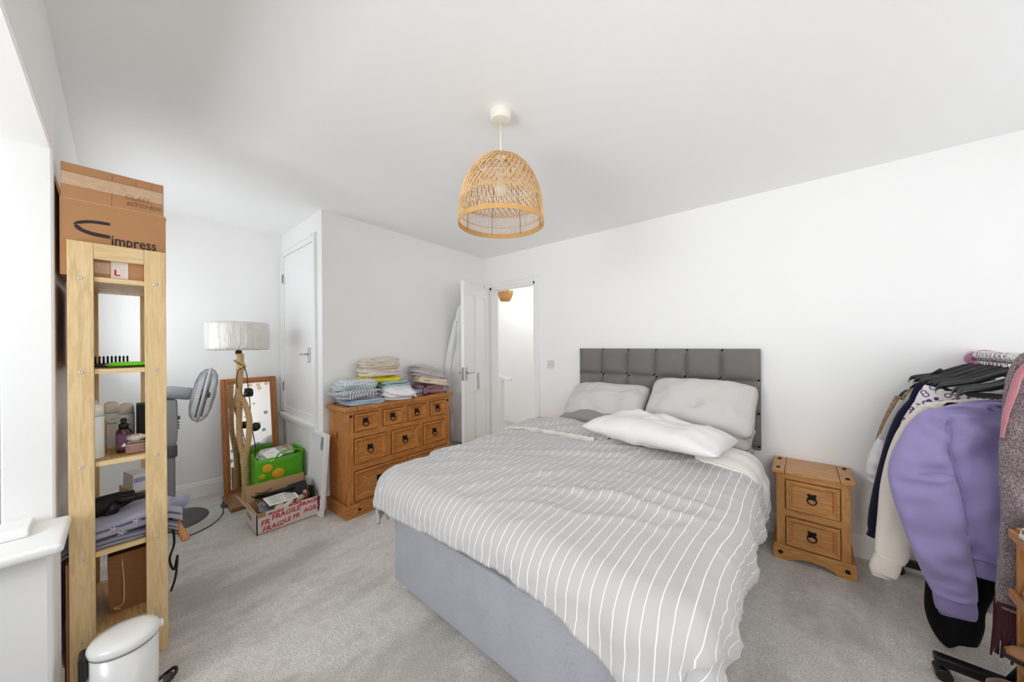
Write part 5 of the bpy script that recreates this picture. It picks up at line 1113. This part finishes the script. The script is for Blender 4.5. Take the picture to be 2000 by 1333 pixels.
# ================================================================== SHOE RACK
SHX = .553
sr = thing('shoe_rack', 'slim pine shoe rack with slatted shelves at the right edge', 'shoe rack', (.70, 1.80, 0))
bx('side_panel', (SHX+.012, 2.022, .0), (SHX+.29, 2.040, .70), NZ, sr, world=True, bevel=.002); bx('side_panel', (SHX+.012, 1.40, .0), (SHX+.29, 1.418, .70), NZ, sr, world=True, bevel=.002)
for z in (.69, .48, .275):
    bx('shelf_lip', (SHX-.004, 1.40, z-.030), (SHX+.010, 2.040, z), NY, sr, world=True, bevel=.002)
    for k in range(4): MB().box((-.028, 1.4185, -.005), (.028, 2.0215, .005), T(SHX+.045+k*.068, 0, z-.022+k*.010, 0, R(-8), 0)).build('shelf_slat', NY, sr, world=True, bevel=.002)
def shoe(name, label, x, y, z, rz, L, Wd, mat, sole, hgt=.07, collar=.55, tilt=0, fur=None, matin=None):
    s_ = thing(name, label, 'shoe', (x, y, z), rz); s_.rotation_euler = (tilt, 0, rz)
    def outline(f): return Wd/2*(.82+.22*math.sin(f*3.3+.5))*(1-(2*f-1)**6)**.5*(1 if f < .5 else 1.08)
    rs = []
    for i in range(15):
        f = i/14; y_ = (f-.5)*L; w_ = max(.004, outline(min(max(f, .01), .99))); rs.append([(w_, y_, 0), (w_, y_, .016), (-w_, y_, .016), (-w_, y_, 0)])
    MB().rings(rs).build('sole', sole, s_, bevel=.003)
    rs = []
    for i in range(15):
        f = i/14; y_ = (f-.5)*L*.97; w_ = max(.004, outline(min(max(f, .01), .99)))*.95; h = hgt*(1.0 if f < collar else 1-(.55*((f-collar)/(1-collar))**1.1)); h = h if .03 < f < .97 else h*.6
        rs.append([(w_*math.cos(a_)*(1 if a_ < 1 or a_ > 2.1 else .8), y_, .014+h*math.sin(a_)) for a_ in np.linspace(0, math.pi, 11)])
    MB().rings(rs, closed=False).build('upper', mat, s_, smooth=True, solid=.002)
    if matin: MB().lathe([(.001, hgt+.006), (Wd*.30, hgt+.011), (Wd*.33, hgt+.018), (Wd*.28, hgt+.020)], (0, -L*.22, 0), 18, sy=1.7).build('shoe_opening', matin, s_, smooth=True)
    if fur: MB().tube([(Wd*.36*math.cos(a_), -L*.16+L*.24*math.sin(a_), hgt+.016) for a_ in [2*math.pi*k/24 for k in range(24)]], .011, 8, loop=True, twist=lambda i, a_: 1+.2*math.sin(i*7+a_*2)).build('fur_lining', fur, s_, smooth=True)
    else:
        m = MB()
        for k in range(4): m.tube([(-Wd*.22, L*(.02+.06*k), hgt*(1.0-.09*k)+.010), (0, L*(.02+.06*k), hgt*(1.05-.09*k)+.016), (Wd*.22, L*(.02+.06*k), hgt*(1.0-.09*k)+.010)], .0028, 5)
        m.build('laces', WHITEP, s_, smooth=True)
    return s_
LEAW = simple('white_leather', srgb(232, 230, 228), .4); SOLW = simple('white_rubber', srgb(220, 218, 216), .6); SOLG = simple('grey_rubber', srgb(110, 110, 112), .7)
shoe('trainer', 'white trainer on the top shelf of the shoe rack, nearest the camera', .675, 1.86, .692, R(82), .25, .09, LEAW, SOLW, .075, matin=PNK)
shoe('trainer', 'white trainer on the top shelf of the shoe rack, nearest the scarf', .672, 1.965, .692, R(100), .25, .09, LEAW, SOLW, .075, matin=PNK)
shoe('trainer', 'white trainer with grey sole on the middle shelf of the shoe rack, farther one', .680, 1.955, .487, R(92), .25, .09, LEAW, SOLG, .07, matin=LGR)
shoe('trainer', 'white trainer with grey sole on the middle shelf of the shoe rack, nearer one', .680, 1.845, .487, R(86), .25, .09, LEAW, SOLG, .07, matin=LGR)
TAN = simple('tan_leather', srgb(168, 118, 76), .5, var=.2, vs_=40); BRS = simple('dark_sole', srgb(40, 34, 32), .7)
shoe('loafer', 'tan leather slipper on the bottom shelf of the shoe rack', .640, 1.955, .282, R(90), .25, .085, TAN, BRS, .045, fur=fabric('tan_lining', srgb(150, 112, 84), bump=1))
shoe('ballet_flat', 'grey flat shoe in front of the tan slipper on the bottom shelf', .650, 1.85, .282, R(84), .24, .08, simple('pewter_leather', srgb(150, 140, 132), .4), SOLG, .04, fur=LGR)
FURB = fabric('brown_fur', srgb(140, 112, 92), srgb(100, 76, 60), 140, bump=1.3, sheen=.5); BOOT = fabric('dark_brown_suede', srgb(62, 50, 44), bump=.5)
for k, (x_, y_, lb_) in enumerate(((.50, 1.93, 'brown suede ankle boot with fur lining beneath the scarf'), (.52, 1.79, 'brown suede ankle boot with fur lining at the bottom right corner'))):
    bo = thing('ankle_boot', lb_, 'boot', (x_, y_, 0), R(95))
    rs = []
    for z, w_, l0, l1 in ((.001, .045, -.12, .13), (.03, .046, -.12, .13), (.06, .044, -.118, .11), (.085, .042, -.112, .04), (.12, .042, -.108, -.0), (.17, .046, -.115, .015)):
        rs.append([(w_*math.cos(a_), (l0+l1)/2+(l1-l0)/2*math.sin(a_), z) for a_ in [2*math.pi*i/24 for i in range(24)]])
    MB().rings(rs, cap=False).build('boot_shaft', BOOT, bo, smooth=True, solid=.004)
    MB().tube([(.047*math.cos(a_), -.05+.066*math.sin(a_), .172) for a_ in [2*math.pi*i/26 for i in range(26)]], .014, 8, loop=True, twist=lambda i, a_: 1+.25*math.sin(i*6+a_*2)).build('fur_lining', FURB, bo, smooth=True)
    MB().rings([[(.047*math.cos(a_), .005+.128*math.sin(a_), z) for a_ in [2*math.pi*i/24 for i in range(24)]] for z in (0, .014)]).build('sole', BRS, bo)
